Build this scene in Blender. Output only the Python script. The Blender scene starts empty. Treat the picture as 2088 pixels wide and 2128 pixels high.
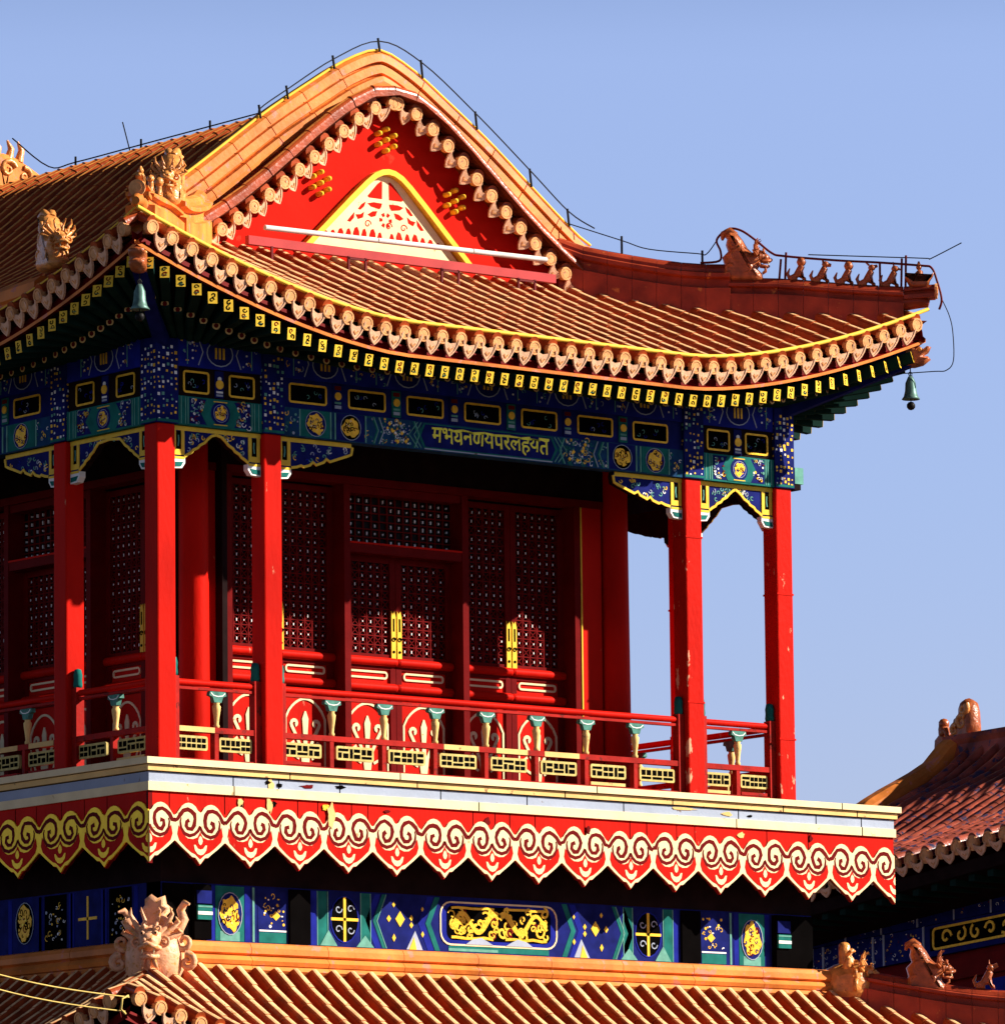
import bpy, math, random
from mathutils import Vector, Matrix
random.seed(7)
rad = math.radians
scene = bpy.context.scene
col = scene.collection

# ------------------------------------------------------------------ camera
CR = Vector((0.78007735, -0.62559065, -0.01075447))
CU = Vector((-0.07777938, -0.11401303, 0.99042991))
CF = Vector((0.62082984, 0.77177546, 0.13759704))
cd = bpy.data.cameras.new("Camera")
cam = bpy.data.objects.new("Camera", cd); col.objects.link(cam)
cd.sensor_fit = 'HORIZONTAL'; cd.sensor_width = 36.0; cd.lens = 36.0 * 13968.64 / 2088.0
cd.clip_start = 0.5; cd.clip_end = 5000.0
cam.matrix_world = Matrix(((CR.x, CU.x, -CF.x, -48.70833), (CR.y, CU.y, -CF.y, -67.26082),
                           (CR.z, CU.z, -CF.z, -8.32346), (0, 0, 0, 1)))
scene.camera = cam

# ------------------------------------------------------------------ sky, sun, exposure
SUN_AZ, SUN_EL = rad(50), rad(29)
w = bpy.data.worlds.new("World"); scene.world = w; w.use_nodes = True
nt = w.node_tree; bg = nt.nodes["Background"]
sky = nt.nodes.new("ShaderNodeTexSky"); sky.sky_type = 'NISHITA'; sky.sun_disc = False
sky.sun_elevation = SUN_EL; sky.sun_rotation = math.pi - SUN_AZ
sky.air_density = 1.0; sky.dust_density = 0.3; sky.ozone_density = 3.0
# ramp dims the sky above and below the view, to weaken ambient light
tcw = nt.nodes.new("ShaderNodeTexCoord"); sep = nt.nodes.new("ShaderNodeSeparateXYZ"); nt.links.new(tcw.outputs["Generated"], sep.inputs[0])
cr = nt.nodes.new("ShaderNodeValToRGB"); nt.links.new(sep.outputs["Z"], cr.inputs[0])
cr.color_ramp.elements[0].position = 0.0; cr.color_ramp.elements[0].color = (0.22, 0.18, 0.22, 1)
cr.color_ramp.elements[1].position = 0.70; cr.color_ramp.elements[1].color = (0.04, 0.045, 0.07, 1)
for ps, c in ((0.062, (0.66, 0.56, 0.72, 1)), (0.137, (0.80, 0.69, 0.83, 1)), (0.205, (0.97, 0.81, 0.92, 1)), (0.25, (0.50, 0.46, 0.56, 1)), (0.36, (0.09, 0.09, 0.12, 1))):
    e_ = cr.color_ramp.elements.new(ps); e_.color = c
mlt = nt.nodes.new("ShaderNodeMix"); mlt.data_type = 'RGBA'; mlt.blend_type = 'MULTIPLY'; mlt.inputs["Factor"].default_value = 1.0
nt.links.new(sky.outputs[0], mlt.inputs["A"]); nt.links.new(cr.outputs[0], mlt.inputs["B"])
nt.links.new(mlt.outputs["Result"], bg.inputs[0]); bg.inputs[1].default_value = 0.09
sd = bpy.data.lights.new("Sun", 'SUN'); sd.energy = 5.0; sd.angle = rad(0.5); sd.color = (1.0, 0.93, 0.82)
sun = bpy.data.objects.new("Sun", sd); col.objects.link(sun)
sv = Vector((math.sin(SUN_AZ) * math.cos(SUN_EL), -math.cos(SUN_AZ) * math.cos(SUN_EL), math.sin(SUN_EL)))
sun.rotation_euler = sv.to_track_quat('Z', 'Y').to_euler(); sun.location = sv * 60
vs = scene.view_settings
scene.display_settings.display_device = 'sRGB'
vs.view_transform = 'Standard'; vs.look = 'None'; vs.gamma = 1.0; vs.exposure = 1.1

# ------------------------------------------------------------------ materials
def mat(name, c, rough=0.5, metal=0.0, var=0.12, scale=3.0, c2=None, thr=None, stretch=(1, 1, 1), bump=0.0, bscale=20.0, spec=0.06, coat=0.0):
    """Principled paint: colour with soft tonal noise; c2/thr = patches of a second colour (peeling, dirt) with their own shape."""
    m = bpy.data.materials.new(name); m.use_nodes = True
    n = m.node_tree.nodes; l = m.node_tree.links; p = n["Principled BSDF"]
    p.inputs["Roughness"].default_value = rough; p.inputs["Metallic"].default_value = metal
    p.inputs["Specular IOR Level"].default_value = spec; p.inputs["Coat Weight"].default_value = coat
    tc = n.new("ShaderNodeTexCoord"); mp = n.new("ShaderNodeMapping"); mp.inputs["Scale"].default_value = stretch
    l.new(tc.outputs["Object"], mp.inputs[0])
    nz = n.new("ShaderNodeTexNoise"); nz.inputs["Scale"].default_value = scale; nz.inputs["Detail"].default_value = 6
    l.new(mp.outputs[0], nz.inputs["Vector"])
    mx = n.new("ShaderNodeMix"); mx.data_type = 'RGBA'
    mx.inputs["A"].default_value = (*[x * (1 - var) for x in c], 1); mx.inputs["B"].default_value = (*[min(1, x * (1 + var)) for x in c], 1)
    mr = n.new("ShaderNodeMapRange"); mr.inputs["From Min"].default_value = 0.3; mr.inputs["From Max"].default_value = 0.7
    l.new(nz.outputs["Fac"], mr.inputs["Value"]); l.new(mr.outputs[0], mx.inputs["Factor"])
    out = mx.outputs["Result"]
    if c2 is not None:
        n2 = n.new("ShaderNodeTexNoise"); n2.inputs["Scale"].default_value = scale * 2.3; n2.inputs["Detail"].default_value = 9; n2.inputs["Roughness"].default_value = 0.65
        l.new(mp.outputs[0], n2.inputs["Vector"])
        m2 = n.new("ShaderNodeMapRange"); m2.inputs["From Min"].default_value = thr; m2.inputs["From Max"].default_value = thr + 0.03
        l.new(n2.outputs["Fac"], m2.inputs["Value"])
        mx2 = n.new("ShaderNodeMix"); mx2.data_type = 'RGBA'; mx2.inputs["B"].default_value = (*c2, 1)
        l.new(out, mx2.inputs["A"]); l.new(m2.outputs[0], mx2.inputs["Factor"]); out = mx2.outputs["Result"]
    l.new(out, p.inputs["Base Color"])
    if bump:
        nb = n.new("ShaderNodeTexNoise"); nb.inputs["Scale"].default_value = bscale; nb.inputs["Detail"].default_value = 5
        l.new(mp.outputs[0], nb.inputs["Vector"])
        bp = n.new("ShaderNodeBump"); bp.inputs["Strength"].default_value = bump; bp.inputs["Distance"].default_value = 0.02
        l.new(nb.outputs["Fac"], bp.inputs["Height"]); l.new(bp.outputs[0], p.inputs["Normal"])
    return m

RED = mat("red_paint", (0.50, 0.009, 0.004), 0.5, spec=0.02, var=0.2, scale=1.6, stretch=(1, 1, .35), c2=(0.55, 0.22, 0.13), thr=0.672, bump=0.2)
REDWORN = mat("worn_red_paint", (0.49, 0.010, 0.005), 0.55, spec=0.02, var=0.15, scale=2.2, stretch=(1, 1, .45), c2=(0.72, 0.34, 0.20), thr=0.615, bump=0.4)
DRED = mat("dark_red_lacquer", (0.13, 0.004, 0.004), 0.5, spec=0.02, var=0.15, scale=4, bump=0.1)
WALLRED = mat("red_plaster", (0.50, 0.012, 0.006), 0.8, spec=0.02, var=0.14, scale=1.2, c2=(0.42, 0.03, 0.015), thr=0.66, bump=0.25, bscale=9)
TILE = mat("yellow_glazed_tile", (0.33, 0.055, 0.013), 0.3, spec=0.25, var=0.42, scale=3.2, c2=(0.20, 0.045, 0.015), thr=0.68, bump=0.3, bscale=14)
TILEO = mat("amber_crown_highlight", (0.78, 0.30, 0.06), 0.35, spec=0.2, var=0.4, scale=3.0, c2=(0.26, 0.07, 0.02), thr=0.62, bump=0.3, bscale=14)  # orange sunlit strips painted on the left slope's tile crowns
PAN = mat("trough_tile", (0.14, 0.026, 0.009), 0.4, var=0.4, scale=4.0, c2=(0.10, 0.03, 0.015), thr=0.63, bump=0.5, bscale=18)
RIDGE = mat("orange_glazed_ridge", (0.64, 0.19, 0.035), 0.5, spec=0.12, var=0.30, scale=2.0, c2=(0.62, 0.20, 0.12), thr=0.58, bump=0.35, bscale=9, coat=0.0)
TEND = mat("pale_glazed_tile_end", (0.70, 0.33, 0.13), 0.5, var=0.25, scale=9, c2=(0.40, 0.13, 0.04), thr=0.68, bump=0.3, bscale=40)
DRIP = mat("pink_glazed_drip_tile", (0.76, 0.44, 0.27), 0.5, var=0.22, scale=9, c2=(0.5, 0.2, 0.1), thr=0.66, bump=0.3, bscale=40)
BEAST = mat("amber_glazed_ceramic", (0.64, 0.25, 0.06), 0.3, spec=0.35, var=0.35, scale=9, c2=(0.28, 0.07, 0.02), thr=0.62, bump=0.6, bscale=22)
DBEAST = mat("brown_glazed_ceramic", (0.34, 0.085, 0.025), 0.3, spec=0.3, var=0.35, scale=9, c2=(0.6, 0.3, 0.08), thr=0.68, bump=0.6, bscale=22)
LEMON = mat("lemon_gilt_lettering", (1.0, 0.84, 0.04), 0.4, var=0.08, spec=0.2)
STRIPM = mat("yellow_strip", (0.80, 0.50, 0.06), 0.5, var=0.12, scale=4)
CREAM = mat("cream_paint", (0.80, 0.63, 0.36), 0.6, var=0.10, scale=3, c2=(0.48, 0.28, 0.12), thr=0.66, bump=0.15)
CREAM2 = mat("ochre_paint", (0.74, 0.47, 0.17), 0.6, var=0.15, scale=2.5, c2=(0.25, 0.13, 0.06), thr=0.63, bump=0.2)
GREY = mat("pale_blue_grey_paint", (0.33, 0.37, 0.46), 0.6, var=0.10, scale=2.0, c2=(0.20, 0.15, 0.13), thr=0.655, bump=0.15)
RAILRED = mat("dull_red_rail_paint", (0.33, 0.010, 0.006), 0.6, var=0.3, scale=3, c2=(0.16, 0.012, 0.008), thr=0.60, bump=0.2)
FRET = mat("pale_gold_fret", (0.55, 0.42, 0.14), 0.6, var=0.22, scale=14, c2=(0.25, 0.2, 0.08), thr=0.62)
WHITE = mat("white_paint", (0.80, 0.78, 0.74), 0.5, var=0.06, scale=5)
GOLD = mat("gold_leaf", (0.80, 0.44, 0.035), 0.38, 0.15, var=0.18, scale=14, bump=0.3, bscale=30)
YEL = mat("yellow_line_paint", (0.80, 0.50, 0.045), 0.5, var=0.12, scale=8)
BLUE = mat("ultramarine_paint", (0.011, 0.017, 0.22), 0.6, spec=0.02, var=0.25, scale=5, c2=(0.03, 0.06, 0.2), thr=0.68)
DBLUE = mat("deep_blue_paint", (0.008, 0.012, 0.11), 0.6, spec=0.02, var=0.3, scale=6)
TEAL = mat("teal_blue_paint", (0.010, 0.045, 0.115), 0.6, spec=0.02, var=0.35, scale=4, c2=(0.015, 0.09, 0.09), thr=0.58)
GREEN = mat("malachite_green_paint", (0.012, 0.13, 0.11), 0.6, spec=0.02, var=0.25, scale=6, c2=(0.08, 0.25, 0.2), thr=0.68)
LGREEN = mat("pale_green_paint", (0.11, 0.30, 0.24), 0.5, var=0.2, scale=10)
BLACK = mat("black_paint", (0.003, 0.0025, 0.0025), 0.8, spec=0.0, var=0.2)
DARK = mat("near_black_wood", (0.014, 0.007, 0.007), 0.8, spec=0.02, var=0.3, scale=4)  # near-black brown wood tone
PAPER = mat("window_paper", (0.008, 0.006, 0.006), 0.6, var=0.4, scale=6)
FLECK = mat("white_lattice_fleck", (0.85, 0.85, 0.82), 0.5, var=0.1)
IRON = mat("black_iron", (0.012, 0.011, 0.011), 0.5, var=0.2)
RAILM = mat("maroon_iron_pipe", (0.12, 0.012, 0.012), 0.45, var=0.2)
BRONZE = mat("green_bronze", (0.10, 0.18, 0.155), 0.45, 0.3, var=0.3, scale=12)
CABLE = mat("yellow_cable_sheath", (0.62, 0.45, 0.13), 0.6, var=0.2)
PLUM = mat("weathered_dark_tile", (0.30, 0.065, 0.038), 0.3, spec=0.35, var=0.6, scale=2.0, c2=(0.05, 0.04, 0.085), thr=0.56, bump=0.4, bscale=16)
STONE = mat("courtyard_stone", (0.06, 0.052, 0.045), 0.9, var=0.25, scale=0.5, bump=0.3, bscale=4)

# ------------------------------------------------------------------ mesh builder
class Fr:
    """A drawing plane: a along ex, b along ey, d along n (outwards)."""
    def __init__(s, o, ex, ey, n): s.o, s.ex, s.ey, s.n = Vector(o), Vector(ex), Vector(ey), Vector(n)
    def __call__(s, a, b, d=0.0): return s.o + s.ex * a + s.ey * b + s.n * d
Xv, Yv, Zv = Vector((1, 0, 0)), Vector((0, 1, 0)), Vector((0, 0, 1))
def front(y): return Fr((0, y, 0), Xv, Zv, -Yv)
def left(x): return Fr((x, 0, 0), -Yv, Zv, -Xv)
def right(x): return Fr((x, 0, 0), Yv, Zv, Xv)

class MB:
    def __init__(s): s.v, s.f, s.m, s.s, s.mats = [], [], [], [], []
    def mi(s, m):
        if m not in s.mats: s.mats.append(m)
        return s.mats.index(m)
    def add(s, vs, fs, m, smooth=False):
        k = len(s.v); s.v.extend([tuple(p) for p in vs]); i = s.mi(m)
        for f in fs: s.f.append([k + j for j in f]); s.m.append(i); s.s.append(smooth)
    def box(s, x0, x1, y0, y1, z0, z1, m):
        vs = [(x, y, z) for z in (z0, z1) for y in (y0, y1) for x in (x0, x1)]
        s.add(vs, [(0, 2, 3, 1), (4, 5, 7, 6), (0, 1, 5, 4), (2, 6, 7, 3), (0, 4, 6, 2), (1, 3, 7, 5)], m)
    def fbox(s, fr, a0, a1, b0, b1, d0, d1, m):
        vs = [fr(a, b, d) for d in (d0, d1) for b in (b0, b1) for a in (a0, a1)]
        s.add(vs, [(0, 2, 3, 1), (4, 5, 7, 6), (0, 1, 5, 4), (2, 6, 7, 3), (0, 4, 6, 2), (1, 3, 7, 5)], m)
    def bar(s, p, q, wd, ht, m, up=Zv):
        p, q = Vector(p), Vector(q); t = (q - p).normalized(); sd_ = t.cross(up).normalized(); u = sd_.cross(t).normalized()
        vs = [c + sd_ * a * wd / 2 + u * b * ht / 2 for c in (p, q) for a, b in ((-1, -1), (1, -1), (1, 1), (-1, 1))]
        s.add(vs, [(3, 2, 1, 0), (4, 5, 6, 7), (0, 1, 5, 4), (1, 2, 6, 5), (2, 3, 7, 6), (3, 0, 4, 7)], m)
    def tube(s, path, r, m, n=8, caps=True, smooth=True):
        P = [Vector(p) for p in path]; R = r if isinstance(r, (list, tuple)) else [r] * len(P)
        vs = []; prev = None
        for i, p in enumerate(P):
            t = (P[min(i + 1, len(P) - 1)] - P[max(i - 1, 0)]).normalized()
            if prev is None:
                a = t.cross(Zv if abs(t.z) < .9 else Xv).normalized()
            else:
                a = (prev - t * prev.dot(t)).normalized()
            prev = a; b = t.cross(a)
            vs += [p + (a * math.cos(2 * math.pi * k / n) + b * math.sin(2 * math.pi * k / n)) * R[i] for k in range(n)]
        fs = [(i * n + k, i * n + (k + 1) % n, (i + 1) * n + (k + 1) % n, (i + 1) * n + k) for i in range(len(P) - 1) for k in range(n)]
        s.add(vs, fs, m, smooth)
        if caps: s.add(vs[:n], [tuple(range(n))[::-1]], m); s.add(vs[-n:], [tuple(range(n))], m)
    def prism(s, fr, poly, d0, d1, m, side=None):
        n = len(poly); vs = [fr(a, b, d0) for a, b in poly] + [fr(a, b, d1) for a, b in poly]
        s.add(vs, [tuple(range(n, 2 * n))], m); s.add(vs, [tuple(range(n))[::-1]], side or m)
        s.add(vs, [(i, (i + 1) % n, n + (i + 1) % n, n + i) for i in range(n)], side or m)
    def ribbon(s, fr, pts, wd, d0, d1, m, closed=False):
        n = len(pts); P = [Vector((p[0], p[1])) for p in pts]; L, R_ = [], []
        W = wd if isinstance(wd, (list, tuple)) else [wd] * n
        for i, p in enumerate(P):
            a = P[(i - 1) % n] if (closed or i > 0) else p; b = P[(i + 1) % n] if (closed or i < n - 1) else p
            t = b - a; t = t.normalized() if t.length > 1e-9 else Vector((1, 0)); nn = Vector((-t.y, t.x)) * W[i] / 2
            L.append(p + nn); R_.append(p - nn)
        vs = [fr(q.x, q.y, d1) for q in L] + [fr(q.x, q.y, d1) for q in R_] + [fr(q.x, q.y, d0) for q in L] + [fr(q.x, q.y, d0) for q in R_]
        fs = []
        for i in range(n if closed else n - 1):
            j = (i + 1) % n
            fs += [(i, n + i, n + j, j), (2 * n + i, i, j, 2 * n + j), (n + i, 3 * n + i, 3 * n + j, n + j)]
        s.add(vs, fs, m)
    def disc(s, fr, a, b, r, d0, d1, m, n=14, ry=None):
        ry = ry or r
        s.prism(fr, [(a + r * math.cos(2 * math.pi * k / n), b + ry * math.sin(2 * math.pi * k / n)) for k in range(n)], d0, d1, m)
    def lathe(s, prof, o, m, n=14, axis=Zv, smooth=True):
        o = Vector(o); ax = Vector(axis).normalized(); a = ax.cross(Xv if abs(ax.x) < .9 else Yv).normalized(); b = ax.cross(a)
        vs = [o + ax * h + (a * math.cos(2 * math.pi * k / n) + b * math.sin(2 * math.pi * k / n)) * r for r, h in prof for k in range(n)]
        s.add(vs, [(i * n + k, i * n + (k + 1) % n, (i + 1) * n + (k + 1) % n, (i + 1) * n + k) for i in range(len(prof) - 1) for k in range(n)], m, smooth)
    def ball(s, c, r, m, n=10, sq=(1, 1, 1)):
        c = Vector(c); k2 = n // 2 + 1; vs = []
        for i in range(k2):
            th = math.pi * i / (k2 - 1)
            for k in range(n):
                ph = 2 * math.pi * k / n
                vs.append(c + Vector((r * sq[0] * math.sin(th) * math.cos(ph), r * sq[1] * math.sin(th) * math.sin(ph), r * sq[2] * math.cos(th))))
        s.add(vs, [(i * n + k, (i + 1) * n + k, (i + 1) * n + (k + 1) % n, i * n + (k + 1) % n) for i in range(k2 - 1) for k in range(n)], m, True)
    def sweep(s, path, side, up, prof, m, caps=True, closed=True, mats=None):
        """prof (s,h) points swept along path with fixed side/up; mats = one material per profile edge."""
        P = [Vector(p) for p in path]; n = len(prof)
        vs = [p + side * a + up * h for p in P for a, h in prof]
        for k in range(n if closed else n - 1):
            j = (k + 1) % n
            s.add([vs[i * n + q] for i in range(len(P)) for q in (k, j)], [(2 * i, 2 * i + 1, 2 * i + 3, 2 * i + 2) for i in range(len(P) - 1)], mats[k] if mats else m)
        if caps: s.add(vs[:n], [tuple(range(n))], m); s.add(vs[-n:], [tuple(range(n))[::-1]], m)
    def solid(s, fr, poly, th, m, inset=0.25):
        """Rounded carved slab from a silhouette: full outline at mid thickness, inset outline on both faces."""
        n = len(poly); P = [Vector(p) for p in poly]
        area = sum(P[i].x * P[(i + 1) % n].y - P[(i + 1) % n].x * P[i].y for i in range(n))
        sg = 1 if area > 0 else -1
        def off(k):
            out = []
            for i in range(n):
                e1 = (P[i] - P[i - 1]); e2 = (P[(i + 1) % n] - P[i]); e1 = e1.normalized() if e1.length else e2; e2 = e2.normalized() if e2.length else e1
                nn = Vector((-(e1.y + e2.y), e1.x + e2.x)); nn = nn.normalized() if nn.length > 1e-6 else Vector((0, 0))
                out.append(P[i] + nn * sg * k)
            return out
        k = th * inset; rings = [(off(k * 1.5), -th / 2), (off(k * .8), -th * .43), (off(k * .28), -th * .27), (P, 0), (off(k * .28), th * .27), (off(k * .8), th * .43), (off(k * 1.5), th / 2)]
        vs = [fr(q.x, q.y, d) for pts, d in rings for q in pts]
        fs = [(r * n + i, r * n + (i + 1) % n, (r + 1) * n + (i + 1) % n, (r + 1) * n + i) for r in range(6) for i in range(n)]
        s.add(vs, fs, m, True); s.add(vs[:n], [tuple(range(n))[::-1]], m, True); s.add(vs[-n:], [tuple(range(n))], m, True)
    def build(s, name, parent=None, label=None):
        me = bpy.data.meshes.new(name); me.from_pydata(s.v, [], s.f)
        for m in s.mats: me.materials.append(m)
        me.polygons.foreach_set("material_index", s.m); me.polygons.foreach_set("use_smooth", s.s); me.update()
        o = bpy.data.objects.new(name, me); col.objects.link(o)
        if parent is not None:
            o.parent = parent
            if parent.type == 'EMPTY': o.location = -Vector(parent.location)
        if label: o["label"] = label
        return o
def thing(name, label, cat, loc, group=None):
    o = bpy.data.objects.new(name, None); col.objects.link(o); o.location = loc; o.empty_display_size = .3
    return tag(o, label, cat, group)
def tag(o, label, cat, group=None):
    o["label"] = label; o["category"] = cat
    if group: o["group"] = group
    return o
def put(mesh_obj_first, name, loc, parent, rot=0.0):
    """A further copy of a part (mesh data shared) at a place of its own."""
    c = mesh_obj_first.copy(); c.name = name; col.objects.link(c); c.parent = parent
    c.location = Vector(loc) - Vector(parent.location); c.rotation_euler = (0, 0, rot); return c
def interp(tab, x):
    """Smooth (Catmull-Rom) table look-up."""
    if x <= tab[0][0]: return tab[0][1]
    if x >= tab[-1][0]: return tab[-1][1]
    for i in range(len(tab) - 1):
        if tab[i][0] <= x <= tab[i + 1][0]:
            x0, y0 = tab[i]; x1, y1 = tab[i + 1]; h = x1 - x0; t = (x - x0) / h
            m = lambda k: ((tab[k + 1][1] - tab[k - 1][1]) / (tab[k + 1][0] - tab[k - 1][0])) if 0 < k < len(tab) - 1 else ((tab[1][1] - tab[0][1]) / (tab[1][0] - tab[0][0]) * (0 if k == 0 else 1) if k == 0 else (tab[-1][1] - tab[-2][1]) / (tab[-1][0] - tab[-2][0]))
            m0, m1 = m(i) * h, m(i + 1) * h
            return (2 * t**3 - 3 * t**2 + 1) * y0 + (t**3 - 2 * t**2 + t) * m0 + (-2 * t**3 + 3 * t**2) * y1 + (t**3 - t**2) * m1
def spiral(cx, cy, r0, r1, a0, turns, n=18):
    return [(cx + (r0 + (r1 - r0) * i / n) * math.cos(a0 + turns * 2 * math.pi * i / n), cy + (r0 + (r1 - r0) * i / n) * math.sin(a0 + turns * 2 * math.pi * i / n)) for i in range(n + 1)]
def rrect(a0, a1, b0, b1, r, k=4):
    out = []
    for cx, cy, s in ((a1 - r, b1 - r, 0), (a0 + r, b1 - r, 90), (a0 + r, b0 + r, 180), (a1 - r, b0 + r, 270)):
        out += [(cx + r * math.cos(rad(s + 90 * i / k)), cy + r * math.sin(rad(s + 90 * i / k))) for i in range(k + 1)]
    return out

# ================================================================== ground
g = MB(); g.box(-900, 900, -900, 900, -10.3, -9.9, STONE); g = g.build("ground"); g["kind"] = "structure"

# ================================================================== the pavilion
PAV = thing("pavilion", "red two-storey temple pavilion with orange tiled roof, painted beams and scalloped gallery", "pavilion", (5.0, 6.5, -9.9))
CXm, CYm = 5.02, 6.55           # centre of the plan
COLS_F = [-0.075, 1.58, 8.53, 10.12]
COLS_S = [0.0, 1.97, 11.1, 13.1]
HW = 0.14
def mx(x, side): return x if side < 0 else 2 * CXm - x

# ---- floor slab and cornice
FX0, FX1, FY0, FY1 = -0.93, 11.28, -0.93, 14.0
def ring(mb, o, z0, z1, m, th=0.3, seam=0.0):
    mb.box(FX0 - o, FX1 + o, FY0 - o, FY0 - o + th, z0, z1, m); mb.box(FX0 - o, FX1 + o, FY1 + o - th, FY1 + o, z0, z1, m)
    mb.box(FX0 - o, FX0 - o + th, FY0 - o + th, FY1 + o - th, z0, z1, m); mb.box(FX1 + o - th, FX1 + o, FY0 - o + th, FY1 + o - th, z0, z1, m)
def seams(mb, o, z0, z1, us):
    for u in us: mb.box(u - .006, u + .006, FY0 - o - .003, FY0 - o + .02, z0, z1, BLACK)
b = MB(); b.box(FX0 + .2, FX1 - .2, FY0 + .2, FY1 - .2, -.4, .03, DARK); b.build("floor_slab", PAV)
b = MB(); ring(b, .075, -.035, .045, CREAM); seams(b, .075, -.035, .045, (2.9, 6.1, 10.3)); b.build("cornice_lip", PAV)
b = MB(); ring(b, .035, -.115, -.045, CREAM2); seams(b, .035, -.115, -.045, (1.2, 3.2, 5.6, 7.4, 9.3, 10.6)); b.build("cornice_band", PAV)
b = MB(); ring(b, .0, -.25, -.13, GREY); seams(b, .0, -.25, -.13, (.35, 1.05, 2.0, 3.6, 5.0, 6.6, 8.55, 9.9, 10.7)); b.build("drip_band", PAV)
b = MB(); ring(b, .02, -.36, -.25, CREAM); seams(b, .02, -.36, -.25, (.35, 4.2, 8.5, 10.7)); b.build("cornice_moulding", PAV)
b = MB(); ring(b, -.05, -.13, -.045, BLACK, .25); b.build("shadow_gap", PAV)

# ---- scalloped apron boards with cloud scrolls
def apron(fr, a0, n, per, zs, name, cream, mir=False):
    """n whole periods from a0; points of the scallop at whole periods."""
    bd = MB(); poly = []
    bot = []
    for i in range(n):
        for t, y in ((0, -.75), (.10, -.67), (.16, -.655), (.27, -.57), (.33, -.55), (.43, -.49), (.5, -.46), (.57, -.49), (.67, -.55), (.73, -.57), (.84, -.655), (.90, -.67)):
            bot.append((a0 + (i + t) * per, zs + y))
    bot.append((a0 + n * per, zs - .75))
    L = a0 + n * per
    poly = bot + [(L, -.36), (a0, -.36)]
    bd.prism(fr, poly, -.06, -.012, RED, DRED)
    for k in range(1, n * 2):
        if random.random() < .45:
            a = a0 + k * per / 2 + random.uniform(-.1, .1); bd.fbox(fr, a - .005, a + .005, zs - .1, -.37, -.02, -.010, BLACK)
    o = bd.build(name, PAV)
    sc = MB(); rr0 = random.Random(len(name) + n)
    P = per
    for i in range(n + 1):
        c = a0 + i * P
        halves = (-1, 1) if 0 < i < n else ((1,) if i == 0 else (-1,))
        for h in halves:
            X = lambda x: c + h * x * P / .764
            ph = random.uniform(-.012, .012); jt = lambda: random.uniform(-.007, .007)
            # cream body of the cloud, as strips between its top and bottom outlines
            xs = [0, .03, .07, .12, .17, .22, .27, .32, .357, .382]
            top = [-.10, -.085, -.03, .0, .01, .0, -.03, -.09, -.135, -.145]
            bt = [-.735, -.70, -.655, -.65, -.61, -.575, -.54, -.50, -.47, -.455]
            sc.prism(fr, [(X(x), zs + y + ph) for x, y in zip(xs, top)] + [(X(x), zs + y) for x, y in zip(xs[::-1], bt[::-1])], -.012, .006, cream)
            # red carved lines
            ln = [(.382, -.205), (.345, -.195), (.30, -.13), (.25, -.085), (.19, -.07), (.13, -.085), (.085, -.13), (.07, -.19), (.085, -.26), (.125, -.31), (.18, -.315), (.215, -.27), (.205, -.22), (.165, -.205)]
            sc.ribbon(fr, [(X(x + (jt() if .02 < x < .37 else 0)), zs + y + ph + jt()) for x, y in ln], [.042 + .016 * rr0.random() for _ in ln], .006, .009, DRED)
            ln = [(.0, -.27), (.03, -.33), (.085, -.375), (.16, -.395), (.24, -.37), (.29, -.30), (.30, -.22), (.285, -.18)]
            sc.ribbon(fr, [(X(x), zs + y + ph) for x, y in ln], [.03, .04, .04, .045, .045, .035, .022, .012], .006, .009, DRED)
            low = [(.0, -.34), (.04, -.405), (.11, -.43), (.19, -.425), (.265, -.375), (.325, -.27), (.345, -.375), (.315, -.455), (.255, -.505), (.20, -.55), (.14, -.59), (.075, -.615), (.0, -.675)]
            sc.prism(fr, [(X(x), zs + y) for x, y in low], .006, .010, RED)
            sc.prism(fr, [(X(x), zs + y) for x, y in ((0, -.385), (.022, -.41), (.034, -.45), (.022, -.485), (0, -.50))], .010, .014, cream)
            sc.prism(fr, [(X(x), zs + y) for x, y in ((0, -.555), (.04, -.545), (.075, -.50), (.10, -.50), (.085, -.565), (.045, -.61), (0, -.625))], .010, .014, cream)
    sc.build("cloud_scroll_trim", o)
    return o
apron(front(FY0), FX0 + .005, 16, (FX1 - FX0 - .01) / 16, -.50, "apron_board", CREAM)
LSLOPE = .035
apron(Fr((FX0, 0, 0), -Yv, (0, 0, 1), -Xv), -FY1 + .06, 16, (FY1 - FY0 - .07) / 16, -.50, "apron_board", mat("bright_gilt_trim", (1.0, 0.60, 0.03), 0.4, 0.3, var=0.12, scale=10))

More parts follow.
